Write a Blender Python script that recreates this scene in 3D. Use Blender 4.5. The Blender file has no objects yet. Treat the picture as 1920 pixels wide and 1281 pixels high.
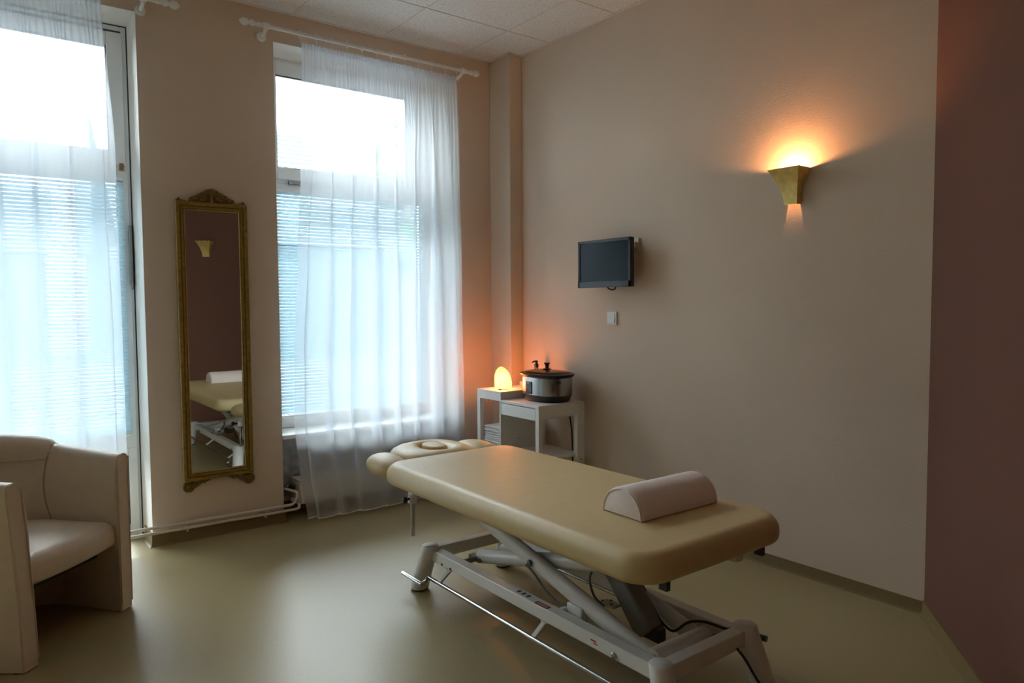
import bpy, bmesh, math, random
from mathutils import Vector, Matrix, noise
random.seed(7)
S = bpy.context.scene
C = bpy.data.collections.new('room'); S.collection.children.link(C)
PI = math.pi

# ---------------------------------------------------------------- camera
def make_camera():
    yaw, pitch, roll = 0.6499, -0.0530, -0.0069
    f = Vector((math.sin(yaw)*math.cos(pitch), math.cos(yaw)*math.cos(pitch), math.sin(pitch)))
    rt = Vector((math.cos(yaw), -math.sin(yaw), 0)); up = rt.cross(f)
    R = math.cos(roll)*rt + math.sin(roll)*up; U = -math.sin(roll)*rt + math.cos(roll)*up
    cd = bpy.data.cameras.new('camera'); cd.sensor_width = 36; cd.sensor_fit = 'HORIZONTAL'
    cd.lens = 1340.9*36/1920; cd.clip_end = 300
    co = bpy.data.objects.new('camera', cd); C.objects.link(co)
    m = Matrix((R, U, -f)).transposed().to_4x4(); m.translation = (-3.1778, -4.2893, 1.3259)
    co.matrix_world = m; S.camera = co
make_camera()

# ---------------------------------------------------------------- sky, light, exposure
W = bpy.data.worlds.new('sky'); S.world = W; W.use_nodes = True
bg = W.node_tree.nodes['Background']
bg.inputs['Strength'].default_value = 36
def overcast():                                              # overcast sky: brighter towards the zenith
    t = W.node_tree; N, L = t.nodes, t.links
    tc = N.new('ShaderNodeTexCoord'); sp = N.new('ShaderNodeSeparateXYZ'); L.new(tc.outputs['Generated'], sp.inputs[0])
    r = N.new('ShaderNodeValToRGB'); e = r.color_ramp.elements
    e[0].position = 0.0; e[0].color = (.20, .215, .225, 1); e[1].position = 1.0; e[1].color = (.92, .97, 1, 1)
    k = r.color_ramp.elements.new(.40); k.color = (.245, .262, .275, 1)
    k = r.color_ramp.elements.new(.66); k.color = (.74, .79, .82, 1)
    L.new(sp.outputs['Z'], r.inputs['Fac']); L.new(r.outputs['Color'], bg.inputs['Color'])
overcast()
S.view_settings.view_transform = 'Standard'; S.view_settings.look = 'None'
S.view_settings.gamma = 1; S.view_settings.exposure = 0.76
S.view_settings.use_curve_mapping = False
def portal(name, x0, x1, z0, z1, y):
    ld = bpy.data.lights.new(name, 'AREA'); ld.shape = 'RECTANGLE'; ld.size = x1-x0; ld.size_y = z1-z0
    ld.cycles.is_portal = True
    o = bpy.data.objects.new(name, ld); C.objects.link(o)
    o.location = ((x0+x1)/2, y, (z0+z1)/2); o.rotation_euler = (-PI/2, 0, 0)
portal('portal_door', -3.72, -2.38, 0.05, 2.9, .42)
portal('portal_side', -6.02, -4.13, 0.5, 2.9, .42)
portal('portal_window', -1.72, -0.36, 0.5, 2.9, .42)
S.cycles.max_bounces = 12; S.cycles.diffuse_bounces = 6; S.cycles.transparent_max_bounces = 24
S.cycles.transmission_bounces = 8; S.cycles.use_denoising = True
S.cycles.sample_clamp_indirect = 6.0
S.cycles.caustics_reflective = False; S.cycles.caustics_refractive = False

# ---------------------------------------------------------------- materials
def nt(name):
    m = bpy.data.materials.new(name); m.use_nodes = True
    t = m.node_tree; return m, t, t.nodes['Principled BSDF'], t.nodes, t.links
def texco(t, kind='Object'):
    return t.nodes.new('ShaderNodeTexCoord').outputs[kind]
def mat(name, col, rough=.5, metal=0, var=0.0, vscale=8, bump=0.0, bscale=200, coat=0, spec=.5, emis=None, estr=0, detail=3, rvar=0.0):
    m, t, b, N, L = nt(name)
    b.inputs['Base Color'].default_value = (*col, 1); b.inputs['Roughness'].default_value = rough
    b.inputs['Metallic'].default_value = metal; b.inputs['Coat Weight'].default_value = coat
    b.inputs['Specular IOR Level'].default_value = spec
    if emis: b.inputs['Emission Color'].default_value = (*emis, 1); b.inputs['Emission Strength'].default_value = estr
    co = texco(t)
    if var > 0:
        n = N.new('ShaderNodeTexNoise'); n.inputs['Scale'].default_value = vscale; n.inputs['Detail'].default_value = detail
        L.new(co, n.inputs['Vector'])
        r = N.new('ShaderNodeValToRGB'); r.color_ramp.elements[0].position = .3; r.color_ramp.elements[1].position = .7
        r.color_ramp.elements[0].color = tuple(c*(1-var) for c in col)+(1,)
        r.color_ramp.elements[1].color = tuple(min(1, c*(1+var)) for c in col)+(1,)
        L.new(n.outputs['Fac'], r.inputs['Fac']); L.new(r.outputs['Color'], b.inputs['Base Color'])
        if rvar > 0:
            mr = N.new('ShaderNodeMapRange'); mr.inputs['To Min'].default_value = rough-rvar; mr.inputs['To Max'].default_value = rough+rvar
            L.new(n.outputs['Fac'], mr.inputs['Value']); L.new(mr.outputs['Result'], b.inputs['Roughness'])
    if bump > 0:
        n2 = N.new('ShaderNodeTexNoise'); n2.inputs['Scale'].default_value = bscale; n2.inputs['Detail'].default_value = 4
        L.new(co, n2.inputs['Vector'])
        bp = N.new('ShaderNodeBump'); bp.inputs['Strength'].default_value = bump; bp.inputs['Distance'].default_value = .002
        L.new(n2.outputs['Fac'], bp.inputs['Height']); L.new(bp.outputs['Normal'], b.inputs['Normal'])
    return m
M = {}
M['wall'] = mat('wall_paint', (.71, .58, .465), .85, var=.03, vscale=1.5, bump=.5, bscale=120, spec=.25)
M['wall_dark'] = mat('terracotta_paint', (.17, .078, .053), .85, var=.03, vscale=1.5, bump=.5, bscale=120, spec=.25)
M['reveal'] = mat('reveal_white_paint', (.88, .84, .77), .7, var=.02, vscale=3, bump=.2)
M['floor'] = mat('speckled_linoleum', (.36, .285, .145), .37, var=.10, vscale=160, bump=.06, bscale=60, detail=6, rvar=.04)
M['skirt'] = mat('skirting_vinyl', (.20, .135, .05), .55, var=.06, vscale=60)
M['white'] = mat('white_lacquer', (.80, .80, .78), .35, var=.02, vscale=20)
M['pvc'] = mat('white_pvc', (.82, .83, .82), .3, var=.015, vscale=10)
M['tablewhite'] = mat('white_powder_coat', (.74, .73, .70), .38, var=.02, vscale=30, bump=.05, bscale=400)
M['pipe'] = mat('pipe_paint', (.72, .66, .58), .4, var=.04, vscale=30)
M['rad'] = mat('radiator_enamel', (.70, .64, .55), .4, var=.03, vscale=20)
M['cream'] = mat('cream_vinyl', (.60, .46, .235), .45, var=.03, vscale=25, bump=.12, bscale=350)
M['leather'] = mat('ivory_leather', (.66, .55, .43), .46, var=.04, vscale=20, bump=.25, bscale=220)
M['leather_seam'] = mat('seam_thread', (.42, .33, .22), .6, var=.05, vscale=60)
M['terry'] = mat('terry_cloth', (.90, .80, .76), .95, var=.04, vscale=120, bump=.9, bscale=500, spec=.1)
M['towel'] = mat('white_towel_cloth', (.80, .78, .78), .95, var=.06, vscale=90, bump=.8, bscale=500, spec=.1)
M['gold'] = mat('aged_gilt', (.30, .185, .028), .42, metal=.35, var=.30, vscale=45, bump=.4, bscale=160)
M['gilt_dark'] = mat('dark_gilt_groove', (.12, .075, .02), .6, metal=.2, var=.3, vscale=60)
M['gilt_edge'] = mat('bright_gilt_edge', (.62, .54, .26), .35, metal=.4, var=.2, vscale=60)
M['goldleaf'] = mat('brushed_gold_leaf', (.80, .60, .20), .42, metal=.55, var=.14, vscale=30, bump=.2, bscale=120)
M['chrome'] = mat('chrome', (.42, .42, .40), .24, metal=1, var=.02)
M['steel'] = mat('brushed_steel', (.30, .295, .28), .26, metal=1, var=.05, vscale=40)
M['black'] = mat('black_plastic', (.012, .012, .014), .3, var=.1, vscale=30)
M['blackmatte'] = mat('black_rubber', (.02, .018, .017), .7, var=.1, vscale=40)
M['screen'] = mat('dark_lcd_glass', (.010, .018, .028), .12, var=.05, vscale=2, spec=.22)
M['motor'] = mat('grey_motor_plastic', (.20, .195, .175), .5, var=.05, vscale=20)
M['cable'] = mat('grey_cable', (.10, .105, .11), .5, var=.05, vscale=30)
M['red'] = mat('red_sticker', (.35, .03, .025), .5, var=.05, vscale=60)
M['ink'] = mat('sticker_ink', (.06, .06, .06), .6, var=.05)
M['inkw'] = mat('sticker_white', (.75, .72, .70), .6, var=.02)
M['foil'] = mat('quilted_foil', (.42, .43, .45), .45, metal=.5, var=.25, vscale=18, bump=.8, bscale=40)
M['seal'] = mat('rubber_gasket', (.03, .04, .05), .6, var=.1)
M['brown'] = mat('brown_wood_block', (.32, .15, .06), .6, var=.2, vscale=60)
M['trimgrey'] = mat('ceiling_trim_paint', (.74, .69, .63), .5, var=.03, vscale=30)
M['orange'] = mat('pilot_orange', (.7, .2, .05), .4, var=.05)

M['carved'] = mat('carved_gilt', (.20, .12, .022), .5, metal=.3, var=.45, vscale=90, bump=.5, bscale=200)
def mirror_mat():
    m, t, b, N, L = nt('mirror_silver')
    b.inputs['Base Color'].default_value = (.66, .66, .62, 1); b.inputs['Metallic'].default_value = 1
    n = N.new('ShaderNodeTexNoise'); n.inputs['Scale'].default_value = 2
    mr = N.new('ShaderNodeMapRange'); mr.inputs['To Min'].default_value = .005; mr.inputs['To Max'].default_value = .02
    L.new(n.outputs['Fac'], mr.inputs['Value']); L.new(mr.outputs['Result'], b.inputs['Roughness'])
    return m
M['mirror'] = mirror_mat()
def ceiling_mat():
    m, t, b, N, L = nt('mineral_fibre_tiles')
    co = texco(t)
    n = N.new('ShaderNodeTexNoise'); n.inputs['Scale'].default_value = 140; n.inputs['Detail'].default_value = 3
    L.new(co, n.inputs['Vector'])
    r = N.new('ShaderNodeValToRGB'); e = r.color_ramp.elements
    e[0].position = .33; e[0].color = (.46, .44, .41, 1); e[1].position = .44; e[1].color = (.80, .79, .76, 1)
    L.new(n.outputs['Fac'], r.inputs['Fac'])
    L.new(r.outputs['Color'], b.inputs['Base Color'])
    b.inputs['Roughness'].default_value = .9
    bp = N.new('ShaderNodeBump'); bp.inputs['Strength'].default_value = .35; bp.inputs['Distance'].default_value = .003
    L.new(n.outputs['Fac'], bp.inputs['Height']); L.new(bp.outputs['Normal'], b.inputs['Normal'])
    return m
M['ceiling'] = ceiling_mat()
def sheer_mat():
    m, t, b, N, L = nt('sheer_voile')
    out = N['Material Output']
    tr = N.new('ShaderNodeBsdfTransparent'); tl = N.new('ShaderNodeBsdfTranslucent'); df = N.new('ShaderNodeBsdfDiffuse')
    tr.inputs['Color'].default_value = (.97, .985, 1, 1)
    tl.inputs['Color'].default_value = (.88, .93, .97, 1); df.inputs['Color'].default_value = (.93, .92, .94, 1)
    w = N.new('ShaderNodeTexNoise'); w.inputs['Scale'].default_value = 260; L.new(texco(t), w.inputs['Vector'])
    mr = N.new('ShaderNodeMapRange'); mr.inputs['To Min'].default_value = .42; mr.inputs['To Max'].default_value = .51
    L.new(w.outputs['Fac'], mr.inputs['Value'])
    m1 = N.new('ShaderNodeMixShader'); m1.inputs[0].default_value = .42
    L.new(tl.outputs[0], m1.inputs[1]); L.new(df.outputs[0], m1.inputs[2])
    m2 = N.new('ShaderNodeMixShader'); L.new(mr.outputs['Result'], m2.inputs[0])
    L.new(tr.outputs[0], m2.inputs[1]); L.new(m1.outputs[0], m2.inputs[2])
    L.new(m2.outputs[0], out.inputs['Surface']); N.remove(b)
    return m
M['sheer'] = sheer_mat()
def pane_mat(name, tint=(.97, 1, 1), gl=.06, rough=.02):
    m, t, b, N, L = nt(name); out = N['Material Output']
    tr = N.new('ShaderNodeBsdfTransparent'); tr.inputs['Color'].default_value = (*tint, 1)
    g = N.new('ShaderNodeBsdfGlossy'); g.inputs['Roughness'].default_value = rough
    f = N.new('ShaderNodeFresnel'); f.inputs['IOR'].default_value = 1.45
    m2 = N.new('ShaderNodeMixShader'); L.new(f.outputs[0], m2.inputs[0])
    L.new(tr.outputs[0], m2.inputs[1]); L.new(g.outputs[0], m2.inputs[2]); L.new(m2.outputs[0], out.inputs['Surface']); N.remove(b)
    return m
M['glass'] = pane_mat('window_glass'); M['lidglass'] = pane_mat('lid_glass', (.55, .52, .50)); M['bottleglass'] = pane_mat('bottle_plastic', (.85, .80, .72))
def salt_mat():
    m, t, b, N, L = nt('lit_salt_crystal')
    b.inputs['Base Color'].default_value = (.9, .45, .2, 1); b.inputs['Roughness'].default_value = .45
    co = texco(t)
    n = N.new('ShaderNodeTexNoise'); n.inputs['Scale'].default_value = 22; n.inputs['Detail'].default_value = 3; L.new(co, n.inputs['Vector'])
    # glow of the bulb inside the crystal: strongest where the wall of salt is nearest to the bulb
    d = N.new('ShaderNodeVectorMath'); d.operation = 'DISTANCE'; L.new(co, d.inputs[0]); d.inputs[1].default_value = (-.035, -.035, .055)
    mr = N.new('ShaderNodeMapRange'); mr.inputs['From Min'].default_value = .015; mr.inputs['From Max'].default_value = .115
    mr.inputs['To Min'].default_value = 1.0; mr.inputs['To Max'].default_value = 0.0
    L.new(d.outputs['Value'], mr.inputs['Value'])
    ad = N.new('ShaderNodeMath'); ad.operation = 'MULTIPLY_ADD'; L.new(n.outputs['Fac'], ad.inputs[0]); ad.inputs[1].default_value = .25
    L.new(mr.outputs['Result'], ad.inputs[2])
    r = N.new('ShaderNodeValToRGB'); e = r.color_ramp.elements
    e[0].position = .10; e[0].color = (.95, .42, .10, 1); e[1].position = .95; e[1].color = (1, .90, .62, 1)
    k = r.color_ramp.elements.new(.45); k.color = (1, .62, .20, 1)
    L.new(ad.outputs[0], r.inputs['Fac']); L.new(r.outputs['Color'], b.inputs['Emission Color'])
    b.inputs['Emission Strength'].default_value = .55
    tr = N.new('ShaderNodeBsdfTransparent'); tr.inputs['Color'].default_value = (1, .62, .30, 1)
    mx = N.new('ShaderNodeMixShader'); mx.inputs[0].default_value = .35; out = N['Material Output']
    L.new(b.outputs[0], mx.inputs[1]); L.new(tr.outputs[0], mx.inputs[2]); L.new(mx.outputs[0], out.inputs['Surface'])
    return m
M['salt'] = salt_mat()
M['bulb'] = mat('lit_bulb', (1, .9, .8), .5, emis=(1, .62, .28), estr=20)
M['roof'] = mat('roof_tiles', (.020, .028, .031), .8, var=.12, vscale=3, bump=.2, bscale=20)
M['facade'] = mat('render_facade', (.075, .088, .098), .9, var=.05, vscale=2)
M['facade2'] = mat('grey_render', (.12, .14, .15), .9, var=.05, vscale=2)
M['leaf'] = mat('foliage', (.05, .075, .02), .8, var=.5, vscale=1.5, detail=6)
M['bark'] = mat('bark', (.12, .09, .06), .9, var=.3, vscale=6)
M['ground'] = mat('paving', (.055, .062, .068), .95, var=.15, vscale=2)
M['darkglass'] = mat('dark_house_glass', (.10, .12, .14), .15, var=.1)

# ---------------------------------------------------------------- helpers
ROOTM = {}
def tag(o, label=None, cat=None, group=None, kind=None):
    if label: o['label'] = label
    if cat: o['category'] = cat
    if group: o['group'] = group
    if kind: o['kind'] = kind
    return o
def thing(name, label, cat, loc=(0, 0, 0), rz=0, group=None):
    o = bpy.data.objects.new(name, None); C.objects.link(o); o.empty_display_size = .1
    o.location = loc; o.rotation_euler = (0, 0, rz)
    ROOTM[o.name] = Matrix.Translation(loc) @ Matrix.Rotation(rz, 4, 'Z')
    return tag(o, label, cat, group)
def mod(o, bevel=0, seg=2, sub=0, angle=40):
    if bevel:
        b = o.modifiers.new('bevel', 'BEVEL'); b.width = bevel; b.segments = seg; b.limit_method = 'ANGLE'; b.angle_limit = math.radians(angle)
    if sub:
        s = o.modifiers.new('sub', 'SUBSURF'); s.levels = sub; s.render_levels = sub
    return o
def obj(name, bm, m, parent=None, local=False, smooth=True, bevel=0, seg=2, sub=0, label=None, angle=40, normals=True):
    if parent is not None and not local:
        p = parent
        while p.parent: p = p.parent
        bm.transform(ROOTM[p.name].inverted())
    if normals: bmesh.ops.recalc_face_normals(bm, faces=bm.faces)
    me = bpy.data.meshes.new(name); bm.to_mesh(me); bm.free()
    me.materials.append(m)
    if smooth:
        me.polygons.foreach_set('use_smooth', [True]*len(me.polygons))
        me.set_sharp_from_angle(angle=math.radians(angle))
    o = bpy.data.objects.new(name, me); C.objects.link(o)
    if parent is not None: o.parent = parent
    mod(o, bevel, seg, sub)
    if label: o['label'] = label
    return o
def struct(name, bm, m, label=None, **k):
    o = obj(name, bm, m, **k); o['kind'] = 'structure'
    if label: o['label'] = label
    return o
def BM(): return bmesh.new()
def box(bm, x0, x1, y0, y1, z0, z1, T=None):
    vs = [Vector((x, y, z)) for x in (x0, x1) for y in (y0, y1) for z in (z0, z1)]
    if T: vs = [T @ v for v in vs]
    v = [bm.verts.new(p) for p in vs]
    for a in ((0, 1, 3, 2), (4, 6, 7, 5), (0, 4, 5, 1), (2, 3, 7, 6), (0, 2, 6, 4), (1, 5, 7, 3)): bm.faces.new([v[i] for i in a])
    return bm
def B(*a, **k): return box(BM(), *a, **k)
def frame_of(d):
    d = Vector(d).normalized(); a = Vector((0, 0, 1)) if abs(d.z) < .9 else Vector((1, 0, 0))
    u = d.cross(a).normalized(); return u, d.cross(u).normalized()*-1
def tube(bm, pts, r, seg=12, sx=1, sy=1, up=None, closed=False, cap=True):
    pts = [Vector(p) for p in pts]; n = len(pts)
    rs = r if isinstance(r, (list, tuple)) else [r]*n
    rings = []; pu = None
    for i, p in enumerate(pts):
        if closed: d = pts[(i+1) % n]-pts[i-1]
        else: d = pts[min(i+1, n-1)]-pts[max(i-1, 0)]
        if d.length < 1e-9: d = Vector((0, 0, 1))
        d.normalize()
        if up is not None: w = Vector(up)
        elif pu is not None: w = pu
        else: w = Vector((0, 0, 1)) if abs(d.z) < .9 else Vector((1, 0, 0))
        u = d.cross(w)
        if u.length < 1e-6: u = d.cross(Vector((1, .3, 0)))
        u.normalize(); v = u.cross(d).normalized(); pu = v
        rings.append([bm.verts.new(p + u*math.cos(2*PI*k/seg)*rs[i]*sx + v*math.sin(2*PI*k/seg)*rs[i]*sy) for k in range(seg)])
    m = n if closed else n-1
    for i in range(m):
        a, b = rings[i], rings[(i+1) % n]
        for k in range(seg): bm.faces.new((a[k], a[(k+1) % seg], b[(k+1) % seg], b[k]))
    if cap and not closed: bm.faces.new(rings[0][::-1]); bm.faces.new(rings[-1])
    return bm
def lathe(bm, prof, c=(0, 0, 0), seg=24, axis='Z', T=None, sx=1, sy=1):
    rings = []
    for (r, z) in prof:
        if r < 1e-6: rings.append([bm.verts.new((0, 0, z))])
        else: rings.append([bm.verts.new((math.cos(2*PI*k/seg)*r*sx, math.sin(2*PI*k/seg)*r*sy, z)) for k in range(seg)])
    for a, b in zip(rings, rings[1:]):
        if len(a) == 1 and len(b) == 1: continue
        for k in range(seg):
            k2 = (k+1) % seg
            if len(a) == 1: bm.faces.new((a[0], b[k2], b[k]))
            elif len(b) == 1: bm.faces.new((a[k], a[k2], b[0]))
            else: bm.faces.new((a[k], a[k2], b[k2], b[k]))
    R = {'Z': Matrix.Identity(4), 'X': Matrix.Rotation(PI/2, 4, 'Y'), 'Y': Matrix.Rotation(-PI/2, 4, 'X')}[axis]
    X = (T if T else Matrix.Translation(c)) @ R
    for g in rings:
        for v in g: v.co = X @ v.co
    return bm
def ball(bm, c, r, seg=16, s=(1, 1, 1)):
    prof = [(r*math.sin(PI*i/8), -r*math.cos(PI*i/8)) for i in range(9)]
    prof[0] = (0, -r); prof[-1] = (0, r)
    return lathe(bm, prof, T=Matrix.Translation(c) @ Matrix.Diagonal((*s, 1)), seg=seg)
def rrect(x0, x1, y0, y1, r, n=6):
    P = []
    for cx, cy, a in ((x1-r, y1-r, 0), (x0+r, y1-r, PI/2), (x0+r, y0+r, PI), (x1-r, y0+r, 3*PI/2)):
        for k in range(n+1): t = a+PI/2*k/n; P.append((cx+r*math.cos(t), cy+r*math.sin(t)))
    return P
def inset(P, d):
    n = len(P); out = []
    for i in range(n):
        p = Vector(P[i]); e1 = (p-Vector(P[i-1])); e2 = (Vector(P[(i+1) % n])-p)
        n1 = Vector((-e1.y, e1.x)); n2 = Vector((-e2.y, e2.x)); nn = (n1.normalized()+n2.normalized())
        if nn.length < 1e-6: nn = n1
        out.append(tuple(p + nn.normalized()*d))
    return out
def pillow(bm, P, z0, z1, rt, rb, n=6, crown=0.0, tilt=None):
    """soft slab over the counter-clockwise outline P, edges rounded by rt on top and rb below"""
    cx = sum(p[0] for p in P)/len(P); cy = sum(p[1] for p in P)/len(P); rings = []
    def ring(Q, z): rings.append([bm.verts.new((x, y, z)) for x, y in Q])
    for k in range(n+1):
        a = PI/2*(1-k/n); ring(inset(P, rb*(1-math.cos(a))), z0+rb*(1-math.sin(a)))
    for k in range(n+1):
        a = PI/2*k/n; ring(inset(P, rt*(1-math.cos(a))), z1-rt*(1-math.sin(a)))
    Q = inset(P, rt)
    for s in (.8, .55, .3):
        ring([(cx+(x-cx)*s, cy+(y-cy)*s) for x, y in Q], z1+crown*(1-s*s))
    for a, b in zip(rings, rings[1:]):
        m = len(a)
        for k in range(m):
            try: bm.faces.new((a[k], a[(k+1) % m], b[(k+1) % m], b[k]))
            except ValueError: pass
    bm.faces.new(rings[0][::-1]); bm.faces.new(rings[-1])
    return bm
def prism(bm, P, h, T):
    """extrude the 2-D outline P by h along local Z, placed by T"""
    a = [bm.verts.new(T @ Vector((x, y, 0))) for x, y in P]; b = [bm.verts.new(T @ Vector((x, y, h))) for x, y in P]
    n = len(P)
    for k in range(n): bm.faces.new((a[k], a[(k+1) % n], b[(k+1) % n], b[k]))
    bm.faces.new(a[::-1]); bm.faces.new(b); return bm
def grid(bm, rows):
    V = [[bm.verts.new(p) for p in r] for r in rows]
    for a, b in zip(V, V[1:]):
        for k in range(len(a)-1): bm.faces.new((a[k], a[k+1], b[k+1], b[k]))
    return V
def beam(bm, p0, p1, w, h, up=(0, 0, 1)):
    p0, p1 = Vector(p0), Vector(p1); d = (p1-p0); L = d.length; d.normalize()
    u = d.cross(Vector(up)).normalized(); v = u.cross(d).normalized()
    m = Matrix((u, d, v)).transposed().to_4x4(); m.translation = p0
    return box(bm, -w/2, w/2, 0, L, -h/2, h/2, T=m)
def lerp(a, b, t): return a+(b-a)*t
def interp(tab, x):
    if x <= tab[0][0]: return tab[0][1]
    for (a, va), (b, vb) in zip(tab, tab[1:]):
        if x <= b:
            t = (x-a)/(b-a); t = t*t*(3-2*t); return lerp(va, vb, t)
    return tab[-1][1]

H = 3.066
# ---------------------------------------------------------------- room shell
DIAG = 2.75
dx, dy = -.796*DIAG, -.605*DIAG           # far end of the diagonal wall, from its corner at (0,-2.98)
struct('floor', B(-6.2, .7, -7.2, .36, -.05, 0), M['floor'])
cb = BM(); box(cb, -6.2, .3, -7.2, .02, H, H+.06)
struct('ceiling', cb, M['ceiling'])
gb = BM()
k = 0
x = -.362
while x > -6.2:
    box(gb, x-.0045, x+.0045, -7.2, -.0, H-.0025, H+.01); x -= .6
y = -.564
while y > -7.2:
    box(gb, -6.2, 0, y-.0045, y+.0045, H-.0028, H+.01); y -= .6
struct('trim_1', gb, M['trimgrey'], 'thin metal grid between the ceiling tiles', smooth=False)
tb = BM()
box(tb, -6.2, -.1075, -.018, 0, H-.004, H+.01); box(tb, -.0185-.1075, -.1075+.0, -.2564, -.0, H-.004, H+.01)
box(tb, -.1255, 0, -.2564, -.2384, H-.004, H+.01); box(tb, -.018, 0, -2.98, -.2564, H-.004, H+.01)
struct('trim_2', tb, M['trimgrey'], 'narrow edge strip where the ceiling tiles meet the walls', smooth=False)
# window wall with a door opening and a window opening
DO = (-3.70, -2.411); WO = (-1.681, -.39); SO = (-6.0, -4.15); LZ = 2.886; WT = .36
wb = BM()
box(wb, -6.2, SO[0], 0, WT, 0, H+.05); box(wb, SO[1], DO[0], 0, WT, 0, H+.05); box(wb, SO[0], SO[1], 0, WT, 0, .53); box(wb, SO[0], SO[1], 0, WT, LZ, H+.05); box(wb, DO[1], WO[0], 0, WT, 0, H+.05); box(wb, WO[1], .3, 0, WT, 0, H+.05)
box(wb, DO[0], DO[1], 0, WT, LZ, H+.05); box(wb, WO[0], WO[1], 0, WT, LZ, H+.05)
box(wb, WO[0], WO[1], .19, WT, 0, .53)
struct('wall_back', wb, M['wall'], smooth=False)
rb = BM()
def skinq(pts): rb.faces.new([rb.verts.new(p) for p in pts])
e = .0015
skinq([(DO[0], .001, LZ-e), (DO[1], .001, LZ-e), (DO[1], WT, LZ-e), (DO[0], WT, LZ-e)])
skinq([(DO[1]-e, .001, 0), (DO[1]-e, WT, 0), (DO[1]-e, WT, LZ), (DO[1]-e, .001, LZ)])
skinq([(DO[0]+e, .001, 0), (DO[0]+e, WT, 0), (DO[0]+e, WT, LZ), (DO[0]+e, .001, LZ)])
skinq([(WO[0], .001, LZ-e), (WO[1], .001, LZ-e), (WO[1], WT, LZ-e), (WO[0], WT, LZ-e)])
skinq([(WO[0]+e, .001, .53), (WO[0]+e, WT, .53), (WO[0]+e, WT, LZ), (WO[0]+e, .001, LZ)])
struct('trim_3', rb, M['reveal'], 'pale painted reveals around the window and the glazed door', smooth=False)
sb = BM()   # splayed right reveal of the window
prism(sb, [(WO[1]+.001, .001), (WO[1]+.001, WT), (WO[1]-.085, WT), (WO[1]-.085, .27)], LZ-.53, Matrix.Translation((0, 0, .53)))
struct('trim_4', sb, M['reveal'], 'splayed pale reveal right of the window', smooth=False)
struct('wall_right', B(0, .2, -2.98, .0, 0, H+.05), M['wall'], smooth=False)
struct('wall_corner', B(-.1075, 0, -.2384, 0, 0, H+.05), M['wall'], 'square boxed-in pipe column in the corner', smooth=False, bevel=.004)
db = BM()
nx, ny = .605, -.796
prism(db, [(0, -2.98), (dx, -2.98+dy), (dx+nx*.2, -2.98+dy+ny*.2), (.2, -2.98), ], H+.05, Matrix.Identity(4))
struct('wall_near_right', db, M['wall_dark'], 'dark terracotta wall running diagonally on the right', smooth=False)
ob = BM()
box(ob, dx, dx+.2, -7.2, -2.98+dy, 0, H+.05); struct('wall_side', ob, M['wall_dark'], smooth=False)
struct('wall_front', B(-6.4, dx+.2, -7.4, -7.2, 0, H+.05), M['wall_dark'], smooth=False)
struct('wall_left', B(-6.4, -6.2, -7.4, .36, 0, H+.05), M['wall'], smooth=False)
# coved vinyl skirting
def skirting(name, pts, h=.058, t=.008):
    bm = BM(); prof = [(0, 0), (t+.014, 0), (t+.004, .006), (t, .018), (t-.002, h), (0, h+.001)]
    rows = []
    for i, p in enumerate(pts):
        p = Vector((*p, 0)); ds = []
        if i: ds.append((Vector((*pts[i], 0))-Vector((*pts[i-1], 0))).normalized())
        if i < len(pts)-1: ds.append((Vector((*pts[i+1], 0))-Vector((*pts[i], 0))).normalized())
        ns = [Vector((d.y, -d.x, 0)) for d in ds]
        nn = ns[0] if len(ns) == 1 else (ns[0]+ns[1])/max(.2, 1+ns[0].dot(ns[1]))
        rows.append([p+nn*a+Vector((0, 0, b)) for a, b in prof])
    V = grid(bm, rows); bm.faces.new(V[0]); bm.faces.new(V[-1][::-1])
    return struct(name, bm, M['skirt'], smooth=True)
skirting('baseboard_back', [(-2.411, .2), (-2.411, 0), (-1.681, 0), (-1.681, .19), (WO[1], .19), (WO[1], 0), (-.1075, 0), (-.1075, -.2384), (0, -.2384)], h=.075)
skirting('baseboard_right', [(0, -.2384), (0, -2.98)], h=.052)
skirting('baseboard_near_right', [(0, -2.98), (dx, -2.98+dy)], h=.058)

# ---------------------------------------------------------------- window and glazed door
FY0, FY1 = .265, .325
def ring_frame(bm, x0, x1, z0, z1, w, y0, y1, wb_=None, wt=None, wr=None, wl=None):
    wb_ = wb_ or w; wt = wt or w; wr = wr or w; wl = wl or w
    box(bm, x0, x0+wl, y0, y1, z0, z1); box(bm, x1-wr, x1, y0, y1, z0, z1)
    box(bm, x0+wl, x1-wr, y0, y1, z0, z0+wb_); box(bm, x0+wl, x1-wr, y0, y1, z1-wt, z1)
def glazed(parent, nm, x0, x1, z0, z1, w, **k):
    """sash frame with gasket and pane"""
    s = BM(); ring_frame(s, x0, x1, z0, z1, w, FY0-.012, FY1-.006, **k)
    so = obj(nm, s, M['pvc'], parent, bevel=.004, angle=30)
    wl = k.get('wl') or w; wr = k.get('wr') or w; wt = k.get('wt') or w; wb2 = k.get('wb_') or w
    a0, a1, b0, b1 = x0+wl, x1-wr, z0+wb2, z1-wt
    g = BM(); ring_frame(g, a0, a1, b0, b1, .006, FY0+.004, FY0+.016); obj('gasket', g, M['seal'], so, smooth=False, label='dark rubber gasket')
    obj('pane', B(a0+.004, a1-.004, FY0+.018, FY0+.022, b0+.004, b1-.004), M['glass'], so, smooth=False)
    return so
def win_root(n, label):
    r = bpy.data.objects.new(n, None); C.objects.link(r); ROOTM[r.name] = Matrix.Identity(4); r['kind'] = 'structure'; r['label'] = label; return r
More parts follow.
